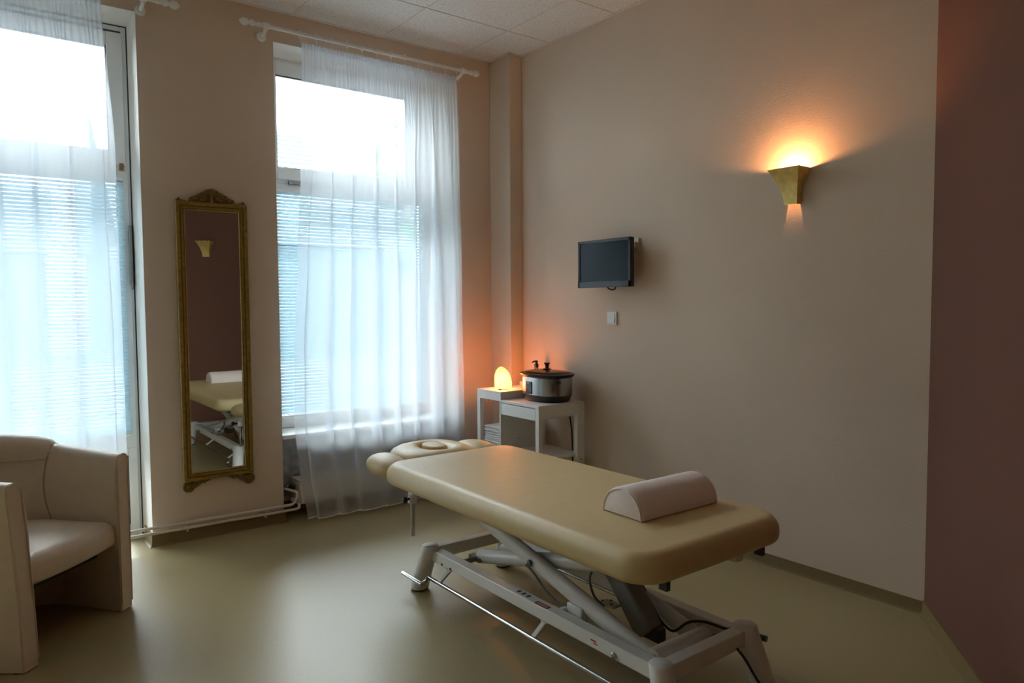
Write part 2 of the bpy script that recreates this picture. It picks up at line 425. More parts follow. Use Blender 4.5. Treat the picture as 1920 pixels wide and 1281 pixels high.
# window_1: the glazed balcony door on the left
w1 = win_root('window_1', 'white balcony door with fanlight left of the mirror')
f = BM(); ring_frame(f, DO[0]+.003, DO[1]-.003, 0.0, LZ-.003, .032, FY0, FY1+.02)
box(f, DO[0]+.03, DO[1]-.03, FY0, FY1+.02, 2.065, 2.12)
obj('frame', f, M['pvc'], w1, bevel=.003)
g = BM(); ring_frame(g, DO[0]+.0325, DO[1]-.0325, 2.118, LZ-.034, .007, FY0-.004, FY0+.01)
obj('gasket', g, M['seal'], w1, smooth=False)
g = BM(); ring_frame(g, DO[0]+.002, DO[1]-.002, 0.0, LZ-.002, .006, FY0-.003, FY0+.004); obj('joint_line', g, M['seal'], w1, smooth=False)
glazed(w1, 'fanlight_sash', DO[0]+.042, DO[1]-.028, 2.112, LZ-.045, .078)
glazed(w1, 'sash', DO[0]+.034, DO[1]-.020, .52, 2.08, .055, wb_=.10)
glazed(w1, 'lower_sash', DO[0]+.034, DO[1]-.020, .03, .52, .045)
obj('wooden_block', B(DO[1]-.062, DO[1]-.040, FY0-.016, FY0-.008, 2.085, 2.125), M['brown'], w1, smooth=False)
h = BM(); box(h, DO[1]-.030, DO[1]-.012, FY0-.03, FY0-.012, 1.44, 1.78); box(h, DO[1]-.026, DO[1]-.016, FY0-.05, FY0-.03, 1.42, 1.46)
obj('handle', h, M['steel'], w1, bevel=.004)
# window_2
w2 = win_root('window_2', 'white window with tilting top light above the radiator')
fx1 = WO[1]-.08
f = BM(); ring_frame(f, WO[0]+.003, fx1, .532, LZ-.003, .035, FY0, FY1+.02)
box(f, WO[0]+.03, fx1-.03, FY0, FY1+.02, 2.065, 2.14)
obj('frame', f, M['pvc'], w2, bevel=.003)
glazed(w2, 'fanlight_sash', WO[0]+.02, fx1-.012, 2.125, LZ-.02, .075, wr=.165, wl=.082, wt=.085)
glazed(w2, 'sash', WO[0]+.02, fx1-.012, .55, 2.10, .060, wr=.06, wt=.045)
lt = BM(); box(lt, -1.515, -1.30, FY0-.028, FY0-.012, 2.098, 2.112); box(lt, -1.515, -1.505, FY0-.03, FY0-.012, 2.09, 2.12)
obj('latch_bar', lt, M['steel'], w2, bevel=.002)
sl = BM(); box(sl, WO[0]+.002, WO[1]-.002, -.012, .262, .505, .531)
obj('window_sill', sl, M['pvc'], w2, bevel=.005)

# added_window: put in further left, out of view, for more daylight
w3 = win_root('added_window', 'white window added for daylight further left on the window wall, outside the view')
f = BM(); ring_frame(f, SO[0]+.003, SO[1]-.003, .532, LZ-.003, .04, FY0, FY1+.02); box(f, SO[0]+.03, SO[1]-.03, FY0, FY1+.02, 2.065, 2.14)
obj('frame', f, M['pvc'], w3, bevel=.003)
glazed(w3, 'fanlight_sash', SO[0]+.03, SO[1]-.03, 2.125, LZ-.02, .075)
glazed(w3, 'sash', SO[0]+.03, SO[1]-.03, .55, 2.10, .060)
obj('window_sill', B(SO[0]+.002, SO[1]-.002, -.012, .262, .505, .531), M['pvc'], w3, bevel=.005)

# venetian blinds
def blind(name, label, x0, x1, z0, z1, tilt):
    r = thing(name, label, 'window blind', ((x0+x1)/2, FY0-.03, z0), group=None)
    yc = FY0-.032
    obj('headrail', B(x0, x1, yc-.012, yc+.012, z1-.022, z1), M['pvc'], r, bevel=.002)
    obj('bottom_rail', B(x0, x1, yc-.010, yc+.010, z0, z0+.012), M['pvc'], r, bevel=.002)
    s = BM(); z = z0+.03; n = 0
    while z < z1-.03:
        tt = tilt + .03*math.sin(n*1.7); rows = []
        for xx in (x0, x1):
            rows.append([(xx, yc+q*math.cos(tt), z+q*math.sin(tt)+.0022*(1-(q/.0125)**2)) for q in (-.0125, -.006, 0, .006, .0125)])
        grid(s, rows); z += .0212; n += 1
    obj('slats', s, M['slat'], r, normals=False)
    c = BM()
    for xx in (x0+.09, (x0+x1)/2, x1-.09):
        for q in (-.0135, .0135): tube(c, [(xx, yc+q, z0), (xx, yc+q, z1-.01)], .0008, seg=5)
    obj('ladder_cords', c, M['pvc'], r)
    return r
def slat_mat():
    m, t, b, N, L = nt('painted_aluminium_slat'); out = N['Material Output']
    b.inputs['Base Color'].default_value = (.70, .83, .88, 1); b.inputs['Roughness'].default_value = .4
    tl = N.new('ShaderNodeBsdfTranslucent'); tl.inputs['Color'].default_value = (.42, .68, .82, 1)
    n = N.new('ShaderNodeTexNoise'); n.inputs['Scale'].default_value = 3; L.new(texco(t), n.inputs['Vector'])
    mr = N.new('ShaderNodeMapRange'); mr.inputs['To Min'].default_value = .18; mr.inputs['To Max'].default_value = .26
    L.new(n.outputs['Fac'], mr.inputs['Value'])
    mx = N.new('ShaderNodeMixShader'); L.new(mr.outputs['Result'], mx.inputs[0]); L.new(b.outputs[0], mx.inputs[1]); L.new(tl.outputs[0], mx.inputs[2])
    L.new(mx.outputs[0], out.inputs['Surface']); return m
M['slat'] = slat_mat()
blind('venetian_blind', 'white venetian blind on the balcony door, left of the mirror', DO[0]+.075, DO[1]-.05, .585, 2.045, .78)
blind('venetian_blind', 'white venetian blind in the window above the radiator', WO[0]+.055, fx1-.055, .605, 2.065, .78)

# ---------------------------------------------------------------- curtains and rods
def curtain(name, label, left, right, zt, zb, nf, seed, amp, yb=-.1, xshift=0.0):
    rnd = random.Random(seed); r = thing(name, label, 'curtain', ((left[0][1]+right[0][1])/2, yb, zb))
    n = nf*28; ph = [rnd.uniform(-.9, .9) for _ in range(nf+2)]; am = [rnd.uniform(.7, 1.3) for _ in range(nf+2)]
    zs = [zb + (zt-zb)*(k/46) for k in range(47)]
    rows = []
    for z in zs:
        t = (zt-z)/(zt-zb); env = min(1, t/.55)**.8
        x0 = interp(left, z); x1 = interp(right, z); row = []
        for i in range(n+1):
            u = i/n; q = u*nf; j = int(min(q, nf-1e-6)); fr = q-j
            a = lerp(am[j], am[j+1], fr*fr*(3-2*fr)); p = lerp(ph[j], ph[j+1], fr*fr*(3-2*fr))
            edge = min(1, u*nf*1.2, (1-u)*nf*1.2)
            th = 2*PI*q + p
            X = lerp(x0, x1, u) + amp*a*env*edge*math.sin(th)*.92
            Y = yb - .012 - .030*a*env*edge*math.cos(th) + .012*math.sin(5*u+3*t)*env
            top = max(0, 1-t/.35)
            Y += .009*top*math.sin(u*nf*6.3*2*PI/1.0 + 2*math.sin(9*u))
            X += .002*top*math.cos(u*nf*6.3*2*PI)
            row.append((X, Y, z + (.006*math.sin(th)*(1-min(1, (z-zb)/.2)))))
        rows.append(row)
    c = BM(); grid(c, rows); obj('fabric', c, M['sheer'], r, normals=False, angle=180)
    hb = BM(); b2 = rows[0]
    grid(hb, [[(p[0], p[1]-.0006, p[2]+.0) for p in b2], [(p[0], p[1]-.0006, p[2]+.007) for p in b2]])
    obj('hem', hb, M['hem'], r, normals=False, angle=180)
    tp = BM(); b3 = rows[-1]
    def hd(dz): return [(p[0], p[1]-.001, zt+dz+.004*math.sin(i*.9)) for i, p in enumerate(b3)]
    grid(tp, [hd(-.052), hd(-.026), hd(.004)]); obj('heading_tape', tp, M['sheer'], r, normals=False, angle=180)
    return r
def hem_mat():
    m = mat('hem_stitching', (.85, .88, .92), .9, var=.03, vscale=200); return m
M['hem'] = hem_mat()
def rings(root, xs, y, zp, zb):
    for x in xs:
        b = BM(); tube(b, [(x+.004*math.sin(a)*0, y+.019*math.cos(a), zp+.019*math.sin(a)) for a in [2*PI*k/20 for k in range(20)]], .0022, seg=6, closed=True)
        tube(b, [(x, y, zp-.019), (x, y-.002, zp-.028), (x, y-.008, zb)], .0016, seg=6)
        obj('curtain_ring', b, M['pvc'], root)
def rod(name, label, x0, x1, y, z, brackets):
    r = thing(name, label, 'curtain rod', ((x0+x1)/2, y, z))
    b = BM(); tube(b, [(x0+.10, y, z), (x1-.10, y, z)], .0105, seg=16); obj('pole', b, M['pvc'], r)
    fin = [(.0, .0), (.006, .004), (.019, .016), (.023, .03), (.018, .046), (.010, .054), (.0105, .060), (.017, .066), (.018, .076), (.012, .086), (.0105, .10), (.014, .104), (.014, .112), (.0112, .115), (.0112, .13)]
    for s, xe in ((1, x0), (-1, x1)):
        b = BM(); lathe(b, fin, T=Matrix.Translation((xe, y, z)) @ Matrix.Scale(s, 4, (1, 0, 0))); 
        bmesh.ops.transform(b, matrix=Matrix.Identity(4), verts=b.verts)
        b.free(); b = BM(); lathe(b, fin, T=Matrix.Translation((xe, y, z)) @ (Matrix.Identity(4) if s > 0 else Matrix.Rotation(PI, 4, 'Z')), axis='X')
        obj('finial', b, M['pvc'], r)
    for xb in brackets:
        b = BM(); tube(b, [(xb-.016, y, z), (xb+.016, y, z)], .019, seg=16)
        tube(b, [(xb, y, z-.012), (xb, y+.03, z-.030), (xb, y+.075, z-.036), (xb, -.002, z-.036)], [.010, .010, .010, .012], seg=12)
        lathe(b, [(0, -.0), (.020, .0), (.027, .008), (.027, .016), (.018, .026), (0, .028)], T=Matrix.Translation((xb, -.0002, z-.036)) @ Matrix.Rotation(PI/2, 4, 'X'))
        obj('bracket', b, M['pvc'], r)
    return r
rod('curtain_rod', 'white curtain rod with turned finials above the window in the corner', -1.905, -.262, -.1, 2.928, (-1.752, -.405))
rod('curtain_rod', 'white curtain rod above the balcony door, only its right end in view', -3.95, -2.212, -.1, 2.928, (-2.39, -3.75))
cu = curtain('sheer_curtain', 'white sheer curtain hanging in front of the corner window',
        [(.02, -1.575), (.3, -1.615), (.6, -1.640), (1.0, -1.632), (1.6, -1.60), (2.1, -1.572), (2.6, -1.556), (2.88, -1.552)],
        [(.02, -.392), (.27, -.402), (.5, -.420), (1.5, -.435), (2.4, -.448), (2.88, -.462)], 2.870, .02, 8, 11, .066)
rings(cu, [-1.553+.1*k for k in range(12)], -.1, 2.928, 2.866)
cu = curtain('sheer_curtain', 'white sheer curtain hanging in front of the balcony door',
        [(.02, -3.70), (2.88, -3.66)], [(.02, -2.535), (.6, -2.54), (2.08, -2.545), (2.88, -2.585)], 2.870, .02, 8, 23, .066)
rings(cu, [-2.59-.1*k for k in range(11)], -.1, 2.928, 2.866)

# ---------------------------------------------------------------- radiator, pipes, foil
fo = BM(); rows = []
for i in range(40):
    x = lerp(WO[0]+.004, WO[1]-.01, i/39)
    rows.append([(x, .183-.006*abs(math.sin(x*46)*math.sin(z*46)), z) for z in [.11+.385*k/16 for k in range(17)]])
grid(fo, rows); tag(obj('foil_sheet', fo, M['foil'], normals=False), 'crinkled silver insulating foil on the wall behind the radiator', 'insulation foil')
ra = thing('radiator', 'low cream panel radiator under the window behind the sheer curtain', 'radiator', (-1.05, .08, .235))
for yy in (.005, .125): obj('panel', B(-1.575, -.48, yy, yy+.015, .085, .232), M['rad'], ra, bevel=.005)
b = BM(); box(b, -1.580, -.475, .002, .145, .230, .236)
obj('top_grille', b, M['rad'], ra, bevel=.002)
for xx in (-1.580, -.475): obj('side_panel', B(xx-.003, xx+.003, .004, .142, .095, .228), M['rad'], ra, bevel=.002)
b = BM()
for k in range(34): box(b, -1.55+k*.032, -1.545+k*.032, .022, .122, .095, .225)
obj('convector_fins', b, M['rad'], ra, smooth=False)
b = BM(); tube(b, [(-1.583, .07, .19), (-1.60, .07, .19)], .010); tube(b, [(-1.60, .07, .19), (-1.64, .07, .19)], .017, seg=16); obj('valve_body', b, M['chrome'], ra)
b = BM(); lathe(b, [(0, -.02), (.017, -.02), (.019, -.01), (.019, .01), (.014, .014), (0, .014)], (-1.615, .045, .19), axis='Y', seg=16); obj('valve_knob', b, M['black'], ra, label='round black valve knob')
b = BM(); tube(b, [(-1.583, .07, .105), (-1.61, .07, .105)], .012); ball(b, (-1.60, .06, .108), .016); obj('return_valve', b, M['inkw'], ra)
for xx in (-1.40, -.65): obj('wall_bracket', B(xx, xx+.03, .14, .175, .09, .22), M['rad'], ra)
def pipe(label, pts):
    b = BM(); P = [Vector(p) for p in pts]; out = [P[0]]
    for a, c, d in zip(P, P[1:], P[2:]):
        r = min(.03, (c-a).length*.45, (d-c).length*.45); p = c-(c-a).normalized()*r; q = c+(d-c).normalized()*r
        for k in range(7): t = k/6; out.append(p*(1-t)**2+c*2*t*(1-t)+q*t*t)
    out.append(P[-1]); tube(b, out, .0085, seg=10)
    return tag(obj('heating_pipe', b, M['pipe']), label, 'pipe', 'heating pipes along the window wall')
pipe('upper of the two painted heating pipes below the mirror', [(-4.6, -.042, .135), (-1.63, -.042, .108), (-1.60, -.03, .175), (-1.645, .05, .185), (-1.645, .07, .185)])
pipe('lower of the two painted heating pipes, just above the skirting', [(-4.6, -.042, .108), (-1.60, -.042, .076), (-1.575, .03, .088), (-1.595, .07, .100)])
for xx, lab in ((-2.24, 'small pipe clip on the heating pipes below the left end of the mirror'), (-1.80, 'small pipe clip on the heating pipes near the radiator niche')):
    cl = BM(); zc = .0985+(-.0098)*(xx+3)*.9-.004; box(cl, xx-.005, xx+.005, -.034, 0, zc-.03, zc+.02); tag(obj('pipe_clip', cl, M['pipe'], bevel=.002), lab, 'pipe clip')

# ---------------------------------------------------------------- tall mirror
mr_ = thing('wall_mirror', 'tall narrow mirror in a carved gilt frame hanging between door and window', 'mirror', (-2.057, -.004, 1.12))
X0, X1, Z0, Z1 = -2.250, -1.864, .336, 1.905
def mould(bm, prof, closed=True):
    """sweep profile (inset, height off wall) round the rectangle"""
    rows = []
    for (s, h) in prof:
        rows.append([(X0+s, -.004-h, Z0+s), (X1-s, -.004-h, Z0+s), (X1-s, -.004-h, Z1-s), (X0+s, -.004-h, Z1-s), (X0+s, -.004-h, Z0+s)])
    grid(bm, rows); return bm
obj('frame', mould(BM(), [(0, 0), (0, .020), (.004, .026), (.012, .028), (.018, .026), (.022, .020), (.026, .020), (.030, .022), (.036, .020), (.040, .013), (.044, .015), (.047, .012), (.050, .006), (.050, 0)]), M['gold'], mr_, angle=25)
obj('dark_groove', mould(BM(), [(.0215, .0205), (.0225, .0215), (.0255, .0215), (.0265, .0205)]), M['gilt_dark'], mr_, label='dark groove round the frame')
obj('inner_bead', mould(BM(), [(.0435, .0145), (.0455, .017), (.0475, .0145)]), M['gilt_edge'], mr_, label='bright gilt inner edge')
obj('outer_bead', mould(BM(), [(-.0005, .012), (-.0012, .019), (.002, .0245)]), M['gilt_edge'], mr_)
b = BM(); box(b, X0+.004, X1-.004, -.004, -.0035, Z0+.004, Z1-.004); obj('back_board', b, M['gilt_dark'], mr_)
b = BM(); box(b, X0+.046, X1-.046, -.0125, -.0085, Z0+.046, Z1-.046)
for v in b.verts: v.co.y -= (v.co.z-1.12)*.0027
obj('mirror_glass', b, M['mirror'], mr_, smooth=False, bevel=0)
def spiral(bm, cx, cz, r0, r1, a0, turns, s=1, rad=(.006, .003), y=-.018, n=26):
    pts = []; rr = []
    for k in range(n+1):
        t = k/n; a = a0+turns*2*PI*t; r = lerp(r0, r1, t)
        pts.append((cx+s*r*math.cos(a), y-.004*t, cz+r*math.sin(a))); rr.append(lerp(rad[0], rad[1], t))
    tube(bm, pts, rr, seg=8, sy=1.3)
def leaf(bm, pts, rad, flat=.55):
    tube(bm, pts, rad, seg=8, sx=1, sy=1)
xc = (X0+X1)/2
b = BM()
for s in (-1, 1):
    for (o, z, l, a, r) in ((.112, .004, .034, .6, .008), (.094, .010, .042, .8, .010), (.074, .022, .046, .95, .011), (.052, .034, .044, 1.0, .011), (.032, .046, .036, 1.2, .010)):
        p = [(xc+s*(o+l*.5*math.cos(a)), -.016, Z1+z-.004), (xc+s*o, -.026, Z1+z+.014), (xc+s*(o-l*.42*math.cos(a)), -.022, Z1+z+.012+.012*math.sin(a)), (xc+s*(o-l*.7*math.cos(a)), -.016, Z1+z+.0)]
        tube(b, p, [.003, r, r*.8, .003], seg=8)
    spiral(b, xc+s*.084, Z1+.015, .018, .004, PI*.9, 1.4, s, (.005, .003))
    spiral(b, xc+s*.055, Z1+.024, .024, .004, PI*.5, 1.5, s, (.006, .003))
    spiral(b, xc+s*.020, Z1+.022, .016, .003, PI*.2, 1.3, s, (.005, .003))
    tube(b, [(xc+s*.19, -.014, Z1-.002), (xc+s*.178, -.016, Z1+.006), (xc+s*.172, -.016, Z1+.018), (xc+s*.166, -.014, Z1+.004), (xc+s*.135, -.014, Z1+.002)], [.006, .007, .004, .006, .004], seg=8)
for k in range(7):
    a = PI/2+(k-3)*.42
    tube(b, [(xc, -.018, Z1+.038), (xc+.020*math.cos(a), -.028, Z1+.040+.020*math.sin(a)), (xc+.036*math.cos(a), -.022, Z1+.040+.036*math.sin(a)*1.08)], [.004, .008, .005], seg=8)
tube(b, [(xc, -.016, Z1), (xc, -.026, Z1+.02), (xc, -.020, Z1+.045)], [.012, .011, .007], seg=8)
box(b, xc-.115, xc+.115, -.013, -.004, Z1-.004, Z1+.012); box(b, X0+.01, X1-.01, -.020, -.004, Z1-.004, Z1+.002)
obj('carved_crest', b, M['carved'], mr_, label='carved leaf and shell crest on top of the frame')
for s, xe in ((1, X0), (-1, X1)):
    b = BM()
    spiral(b, xe+s*.030, Z0-.030, .030, .006, PI*.6, 1.6, s, (.008, .005))
    spiral(b, xe+s*.052, Z0-.022, .016, .004, PI*1.2, 1.2, s, (.006, .004))
    ball(b, (xe+s*.030, -.020, Z0-.030), .012, 10)
    tube(b, [(xe+s*.045, -.016, Z0-.040), (xe+s*.068, -.018, Z0-.026), (xe+s*.095, -.016, Z0-.012), (xe+s*.130, -.014, Z0-.006), (xe+s*.150, -.014, Z0-.001)], [.007, .011, .008, .005, .003], seg=8)
    tube(b, [(xe+s*.112, -.016, Z0-.004), (xe+s*.116, -.018, Z0-.016), (xe+s*.108, -.016, Z0-.022)], [.006, .006, .002], seg=8)
    box(b, xe+s*.006 if s > 0 else xe-.056, xe+.056 if s > 0 else xe-.006, -.012, -.004, Z0-.045, Z0+.004)
    obj('carved_scroll_foot', b, M['carved'], mr_)

# ---------------------------------------------------------------- sconces
def sconce(label, loc, rz, lit):
    r = thing('wall_sconce', label, 'wall lamp', loc, rz, 'flared gold wall lamps')
    n = 14; rows = []; rin = []
    for k in range(n+1):
        t = k/n; f_ = t**1.95
        w = lerp(.034, .082, f_); d = lerp(.034, .104, f_); z = .165*t
        rows.append([(0, w, z), (-d, w, z), (-d, -w, z), (0, -w, z)])
        rin.append([(0, w-.002, z), (-d+.002, w-.002, z), (-d+.002, -w+.002, z), (0, -w+.002, z)])
    b = BM(); V = grid(b, rows); U = grid(b, rin)
    for a, c in ((V[0], U[0]), (V[-1], U[-1])):
        for k in range(3): b.faces.new((a[k], a[k+1], c[k+1], c[k]))
    obj('shade', b, M['goldleaf'], r, local=True, angle=30)
    b = BM(); box(b, -.010, -.0, -.022, .022, .05, .13); obj('back_plate', b, M['white'], r, local=True)
    b = BM(); tube(b, [(-.010, 0, .10), (-.055, 0, .112)], .005); obj('lamp_holder', b, M['inkw'], r, local=True)
    b = BM(); ball(b, (-.060, 0, .132), .007, 12, (1, 1, 1.3)); obj('bulb', b, M['bulb'] if lit else M['inkw'], r, local=True)
    if lit:
        ld = bpy.data.lights.new('sconce_light', 'POINT'); ld.color = (1, .44, .17); ld.energy = 4.6; ld.shadow_soft_size = .012
        lo = bpy.data.objects.new('sconce_light', ld); C.objects.link(lo); lo.parent = r; lo.location = (-.064, 0, .147)
    return r
sconce('lit gold wall lamp flaring upward on the pale wall right of the screen', (0, -2.355, 1.790), 0, True)
sconce('unlit gold wall lamp on the dark diagonal wall, seen only in the mirror', (-1.118-.001*nx, -3.830-.001*ny, 1.826), -math.atan2(.796, .605), False)

# ---------------------------------------------------------------- television and switch
tv = thing('television', 'small black flat screen on a wall arm, facing into the room', 'television', (-.10, -1.18, 1.565))
yc0, yc1, zc0, zc1 = -1.402, -.955, 1.420, 1.708
b = BM(); box(b, -.115, -.085, yc0, yc1, zc0, zc1); box(b, -.085, -.060, yc0+.07, yc1-.07, zc0+.05, zc1-.05)
obj('housing', b, M['black'], tv, bevel=.006)
b = BM()
for a in ((yc0, yc0+.018, zc0, zc1), (yc1-.018, yc1, zc0, zc1), (yc0, yc1, zc0, zc0+.036), (yc0, yc1, zc1-.018, zc1)): box(b, -.121, -.114, *a)
obj('bezel', b, M['black'], tv, bevel=.002)
obj('screen', B(-.1165, -.1145, yc0+.017, yc1-.017, zc0+.035, zc1-.017), M['screen'], tv, smooth=False)
b = BM(); box(b, -.012, 0, -1.365, -1.325, 1.63, 1.71); box(b, -.03, -.01, -1.352, -1.338, 1.655, 1.685)
beam(b, (-.022, -1.345, 1.67), (-.062, -1.24, 1.62), .016, .03); box(b, -.066, -.055, -1.25, -1.15, 1.55, 1.65)
obj('wall_bracket', b, M['rad'], tv, bevel=.002)
b = BM(); tube(b, [(-.07, -1.16, 1.425), (-.068, -1.175, 1.412), (-.068, -1.20, 1.405), (-.068, -1.225, 1.408), (-.068, -1.235, 1.425)], .0045, seg=8); obj('cable', b, M['blackmatte'], tv)
sw = thing('light_switch', 'square white light switch below the television', 'light switch', (0, -1.141, 1.231))
obj('plate', B(-.010, 0, -1.182, -1.100, 1.190, 1.272), M['white'], sw, bevel=.003)
T = Matrix.Translation((-.011, -1.141, 1.231)) @ Matrix.Rotation(.06, 4, 'Y')
obj('rocker', B(-.004, .003, -.027, .027, -.028, .028, T=T), M['white'], sw, bevel=.002)

# ---------------------------------------------------------------- desk in the corner
dk = thing('side_desk', 'small white desk with a raised box top and drawer in the corner', 'desk', (-.25, -.62, 0))
DX0, DX1 = -.443, -.066
b = BM(); box(b, DX0, DX1, -.955, -.567, .684, .701); obj('desk_top', b, M['white'], dk, bevel=.0015)
b = BM(); box(b, DX0, DX1, -.565, -.295, .742, .752); box(b, DX0, DX0+.012, -.565, -.295, .691, .742); box(b, DX1-.012, DX1, -.565, -.295, .691, .775)
box(b, DX0+.012, DX1-.012, -.565, -.553, .691, .742); box(b, DX0+.012, DX1-.012, -.307, -.295, .691, .742); box(b, DX0+.012, DX1-.012, -.553, -.307, .691, .699)
obj('box_top', b, M['white'], dk, bevel=.0015)
obj('drawer', B(DX0, DX0+.33, -.919, -.569, .608, .679), M['white'], dk, bevel=.0015)
obj('side_panel', B(DX0, DX1, -.565, -.551, 0, .691), M['white'], dk, bevel=.0015)
for y0, y1, x0, x1 in ((-.330, -.295, DX0, DX0+.03), (-.330, -.295, DX1-.035, DX1), (-.955, -.921, DX0, DX0+.03), (-.955, -.921, DX1-.06, DX1)):
    obj('leg', B(x0, x1, y0, y1, 0, .691 if y0 > -.5 else .684), M['white'], dk, bevel=.0015)
obj('side_apron', B(DX0+.03, DX1-.06, -.952, -.934, .621, .684), M['white'], dk, bevel=.0015)
obj('shelf', B(DX0+.10, DX1, -.934, -.565, .350, .366), M['white'], dk, bevel=.0015)
obj('left_shelf', B(DX0+.004, DX1-.004, -.551, -.30, .280, .296), M['white'], dk, bevel=.0015)
for p in ((-.30, -.5655, .433), (DX0-.0005, -.43, .688), (-.095, -.9555, .33), (-.095, -.9555, .20)):
    b = BM(); ball(b, p, .004, 8); obj('screw_cap', b, M['cable'], dk)
# folded towels on the left shelf
tw_pos = ['topmost', 'second from the top', 'third from the top', 'fourth from the top', 'fifth from the top', 'lowest']
z = .297
for k in range(6)[::-1]:
    h_ = .0330; rnd = random.Random(k)
    b = BM(); y0, y1 = -.548+rnd.uniform(0, .006), -.336-rnd.uniform(0, .008); x0, x1 = DX0+.006+rnd.uniform(0, .012), -.10
    # folded layers seen from the front: S-fold section swept along the depth
    layers = 4; t_ = h_/layers
    for L_ in range(layers):
        zc = z+t_*(L_+.5); pts = []
        Pq = rrect(x0+rnd.uniform(0, .014), x1, y0+rnd.uniform(0, .006), y1-rnd.uniform(0, .010), .014, 4)
        pillow(b, Pq, zc-t_*.44, zc+t_*.44, t_*.40, t_*.40, n=3)
    bmesh.ops.subdivide_edges(b, edges=[e_ for e_ in b.edges if e_.calc_length() > .06], cuts=5, use_grid_fill=True)
    for v in b.verts:
        v.co.z += .0022*noise.noise(Vector((v.co.x*22, v.co.y*22, k*3.1))) 
        v.co.x += .003*noise.noise(Vector((v.co.y*18, v.co.z*60, k*7)))
    tag(obj('folded_towel', b, M['towel'], angle=60), 'folded white towel on the left desk shelf, %s of its stack' % tw_pos[k], 'towel', 'folded towels on the desk shelf')
    z += h_+.0028

# ---------------------------------------------------------------- salt lamp
lp = thing('salt_lamp', 'glowing orange salt crystal lamp on the raised box top of the desk', 'lamp', (-.33, -.445, .7525))
b = BM(); prof = [(0, .004), (.048, .004), (.057, .014), (.058, .040), (.056, .070), (.050, .098), (.039, .123), (.023, .141), (.010, .149), (0, .151)]
lathe(b, prof, seg=28)
for v in b.verts:
    n3 = noise.noise(v.co*26)*.006+noise.noise(v.co*60)*.002
    q = v.co.normalized(); v.co += Vector((q.x, q.y, 0))*n3; w_ = max(0, v.co.z-.03); v.co.x -= .10*w_; v.co.y += .07*w_
obj('salt_crystal', b, M['salt'], lp, local=True, angle=50)
b = BM(); lathe(b, [(0, 0), (.040, 0), (.042, .005), (0, .006)], seg=24); obj('base_plate', b, M['brown'], lp, local=True)
b = BM(); box(b, -.052, -.040, -.032, -.012, .0, .006); obj('foot', b, M['blackmatte'], lp, local=True)
ld = bpy.data.lights.new('salt_lamp_light', 'POINT'); ld.color = (1, .62, .36); ld.energy = 3.6; ld.shadow_soft_size = .035
lo = bpy.data.objects.new('salt_lamp_light', ld); C.objects.link(lo); lo.parent = lp; lo.location = (0.0, 0, .07)

# ---------------------------------------------------------------- slow cooker
ck = thing('slow_cooker', 'oval stainless slow cooker with glass lid and black rim on the desk', 'slow cooker', (-.215, -.762, .701))
ax, ay = .132, .180
def oval(bm, prof, seg=48): return lathe(bm, [(r, z) for r, z in prof], seg=seg)
def ovlathe(prof, seg=56, n=2.35):
    bm = BM(); rings_ = []
    for (s, z) in prof:
        g_ = []
        for k in range(seg):
            a = 2*PI*k/seg; c_, s_ = math.cos(a), math.sin(a)
            g_.append(bm.verts.new(((ax+s)*math.copysign(abs(c_)**(2/n), c_) if ax+s > 0 else 0, (ay+s)*math.copysign(abs(s_)**(2/n), s_), z)))
        rings_.append(g_)
    for a, c in zip(rings_, rings_[1:]):
        for k in range(seg): bm.faces.new((a[k], a[(k+1) % seg], c[(k+1) % seg], c[k]))
    bm.faces.new(rings_[0][::-1]); bm.faces.new(rings_[-1]); return bm
obj('base', ovlathe([(-.024, .0), (-.018, .004), (-.012, .016), (-.004, .034), (-.001, .042), (-.006, .044)]), M['black'], ck, local=True, angle=60)
obj('steel_body', ovlathe([(-.006, .040), (-.001, .043), (-.001, .150), (-.004, .156)]), M['steel'], ck, local=True, angle=50, label='brushed steel body')
obj('rim', ovlathe([(-.004, .155), (.004, .158), (.014, .168), (.016, .175), (.008, .180), (-.008, .180), (-.010, .176)]), M['black'], ck, local=True, angle=60, label='glossy black rim')
obj('lid', ovlathe([(-.006, .180), (-.012, .184), (-.04, .191), (-.08, .197), (-.11, .200), (-.128, .201)]), M['lidglass'], ck, local=True, angle=60, label='clear glass lid')
obj('pot', ovlathe([(-.010, .120), (-.010, .1795), (-.018, .1795), (-.020, .125)]), M['black'], ck, local=True, angle=60)
b = BM(); lathe(b, [(0, .200), (.026, .200), (.028, .204), (.012, .208), (.012, .222), (.015, .232), (.020, .236), (.019, .243), (0, .244)], seg=20); obj('lid_knob', b, M['black'], ck, local=True)
def on_front(a, z0, z1, half, out=.003, m=None, nm='plate', par=None):
    """small plate following the curved front at angle a"""
    bm = BM(); rows = []; n = 2.35
    for k in range(7):
        aa = a+half*(k/3-1); c_, s_ = math.cos(aa), math.sin(aa)
        X = (ax+out)*math.copysign(abs(c_)**(2/n), c_); Y = (ay+out)*math.copysign(abs(s_)**(2/n), s_)
        rows.append([(X, Y, z0), (X, Y, z1)])
    grid(bm, rows); return obj(nm, bm, m, par, local=True)
cp = on_front(PI*.965, .050, .128, .13, .003, M['black'], 'control_panel', ck)
on_front(PI*.965, .116, .121, .05, .0045, M['inkw'], 'panel_lettering', cp)
on_front(PI*.985, .064, .070, .05, .0045, M['cable'], 'dial_mark', cp)
on_front(PI*.955, .088, .094, .035, .0045, M['cable'], 'dial', cp)
on_front(PI*1.40, .122, .142, .10, .003, M['ink'], 'name_plate', ck)
b = BM(); tube(b, [(.125, .02, .03), (.155, .02, .035), (.168, .01, .01), (.170, -.02, -.08), (.168, -.05, -.2), (.165, -.06, -.32), (.168, -.06, -.45), (.172, -.05, -.69)], .0045, seg=8)
obj('power_cord', b, M['blackmatte'], ck, local=True)

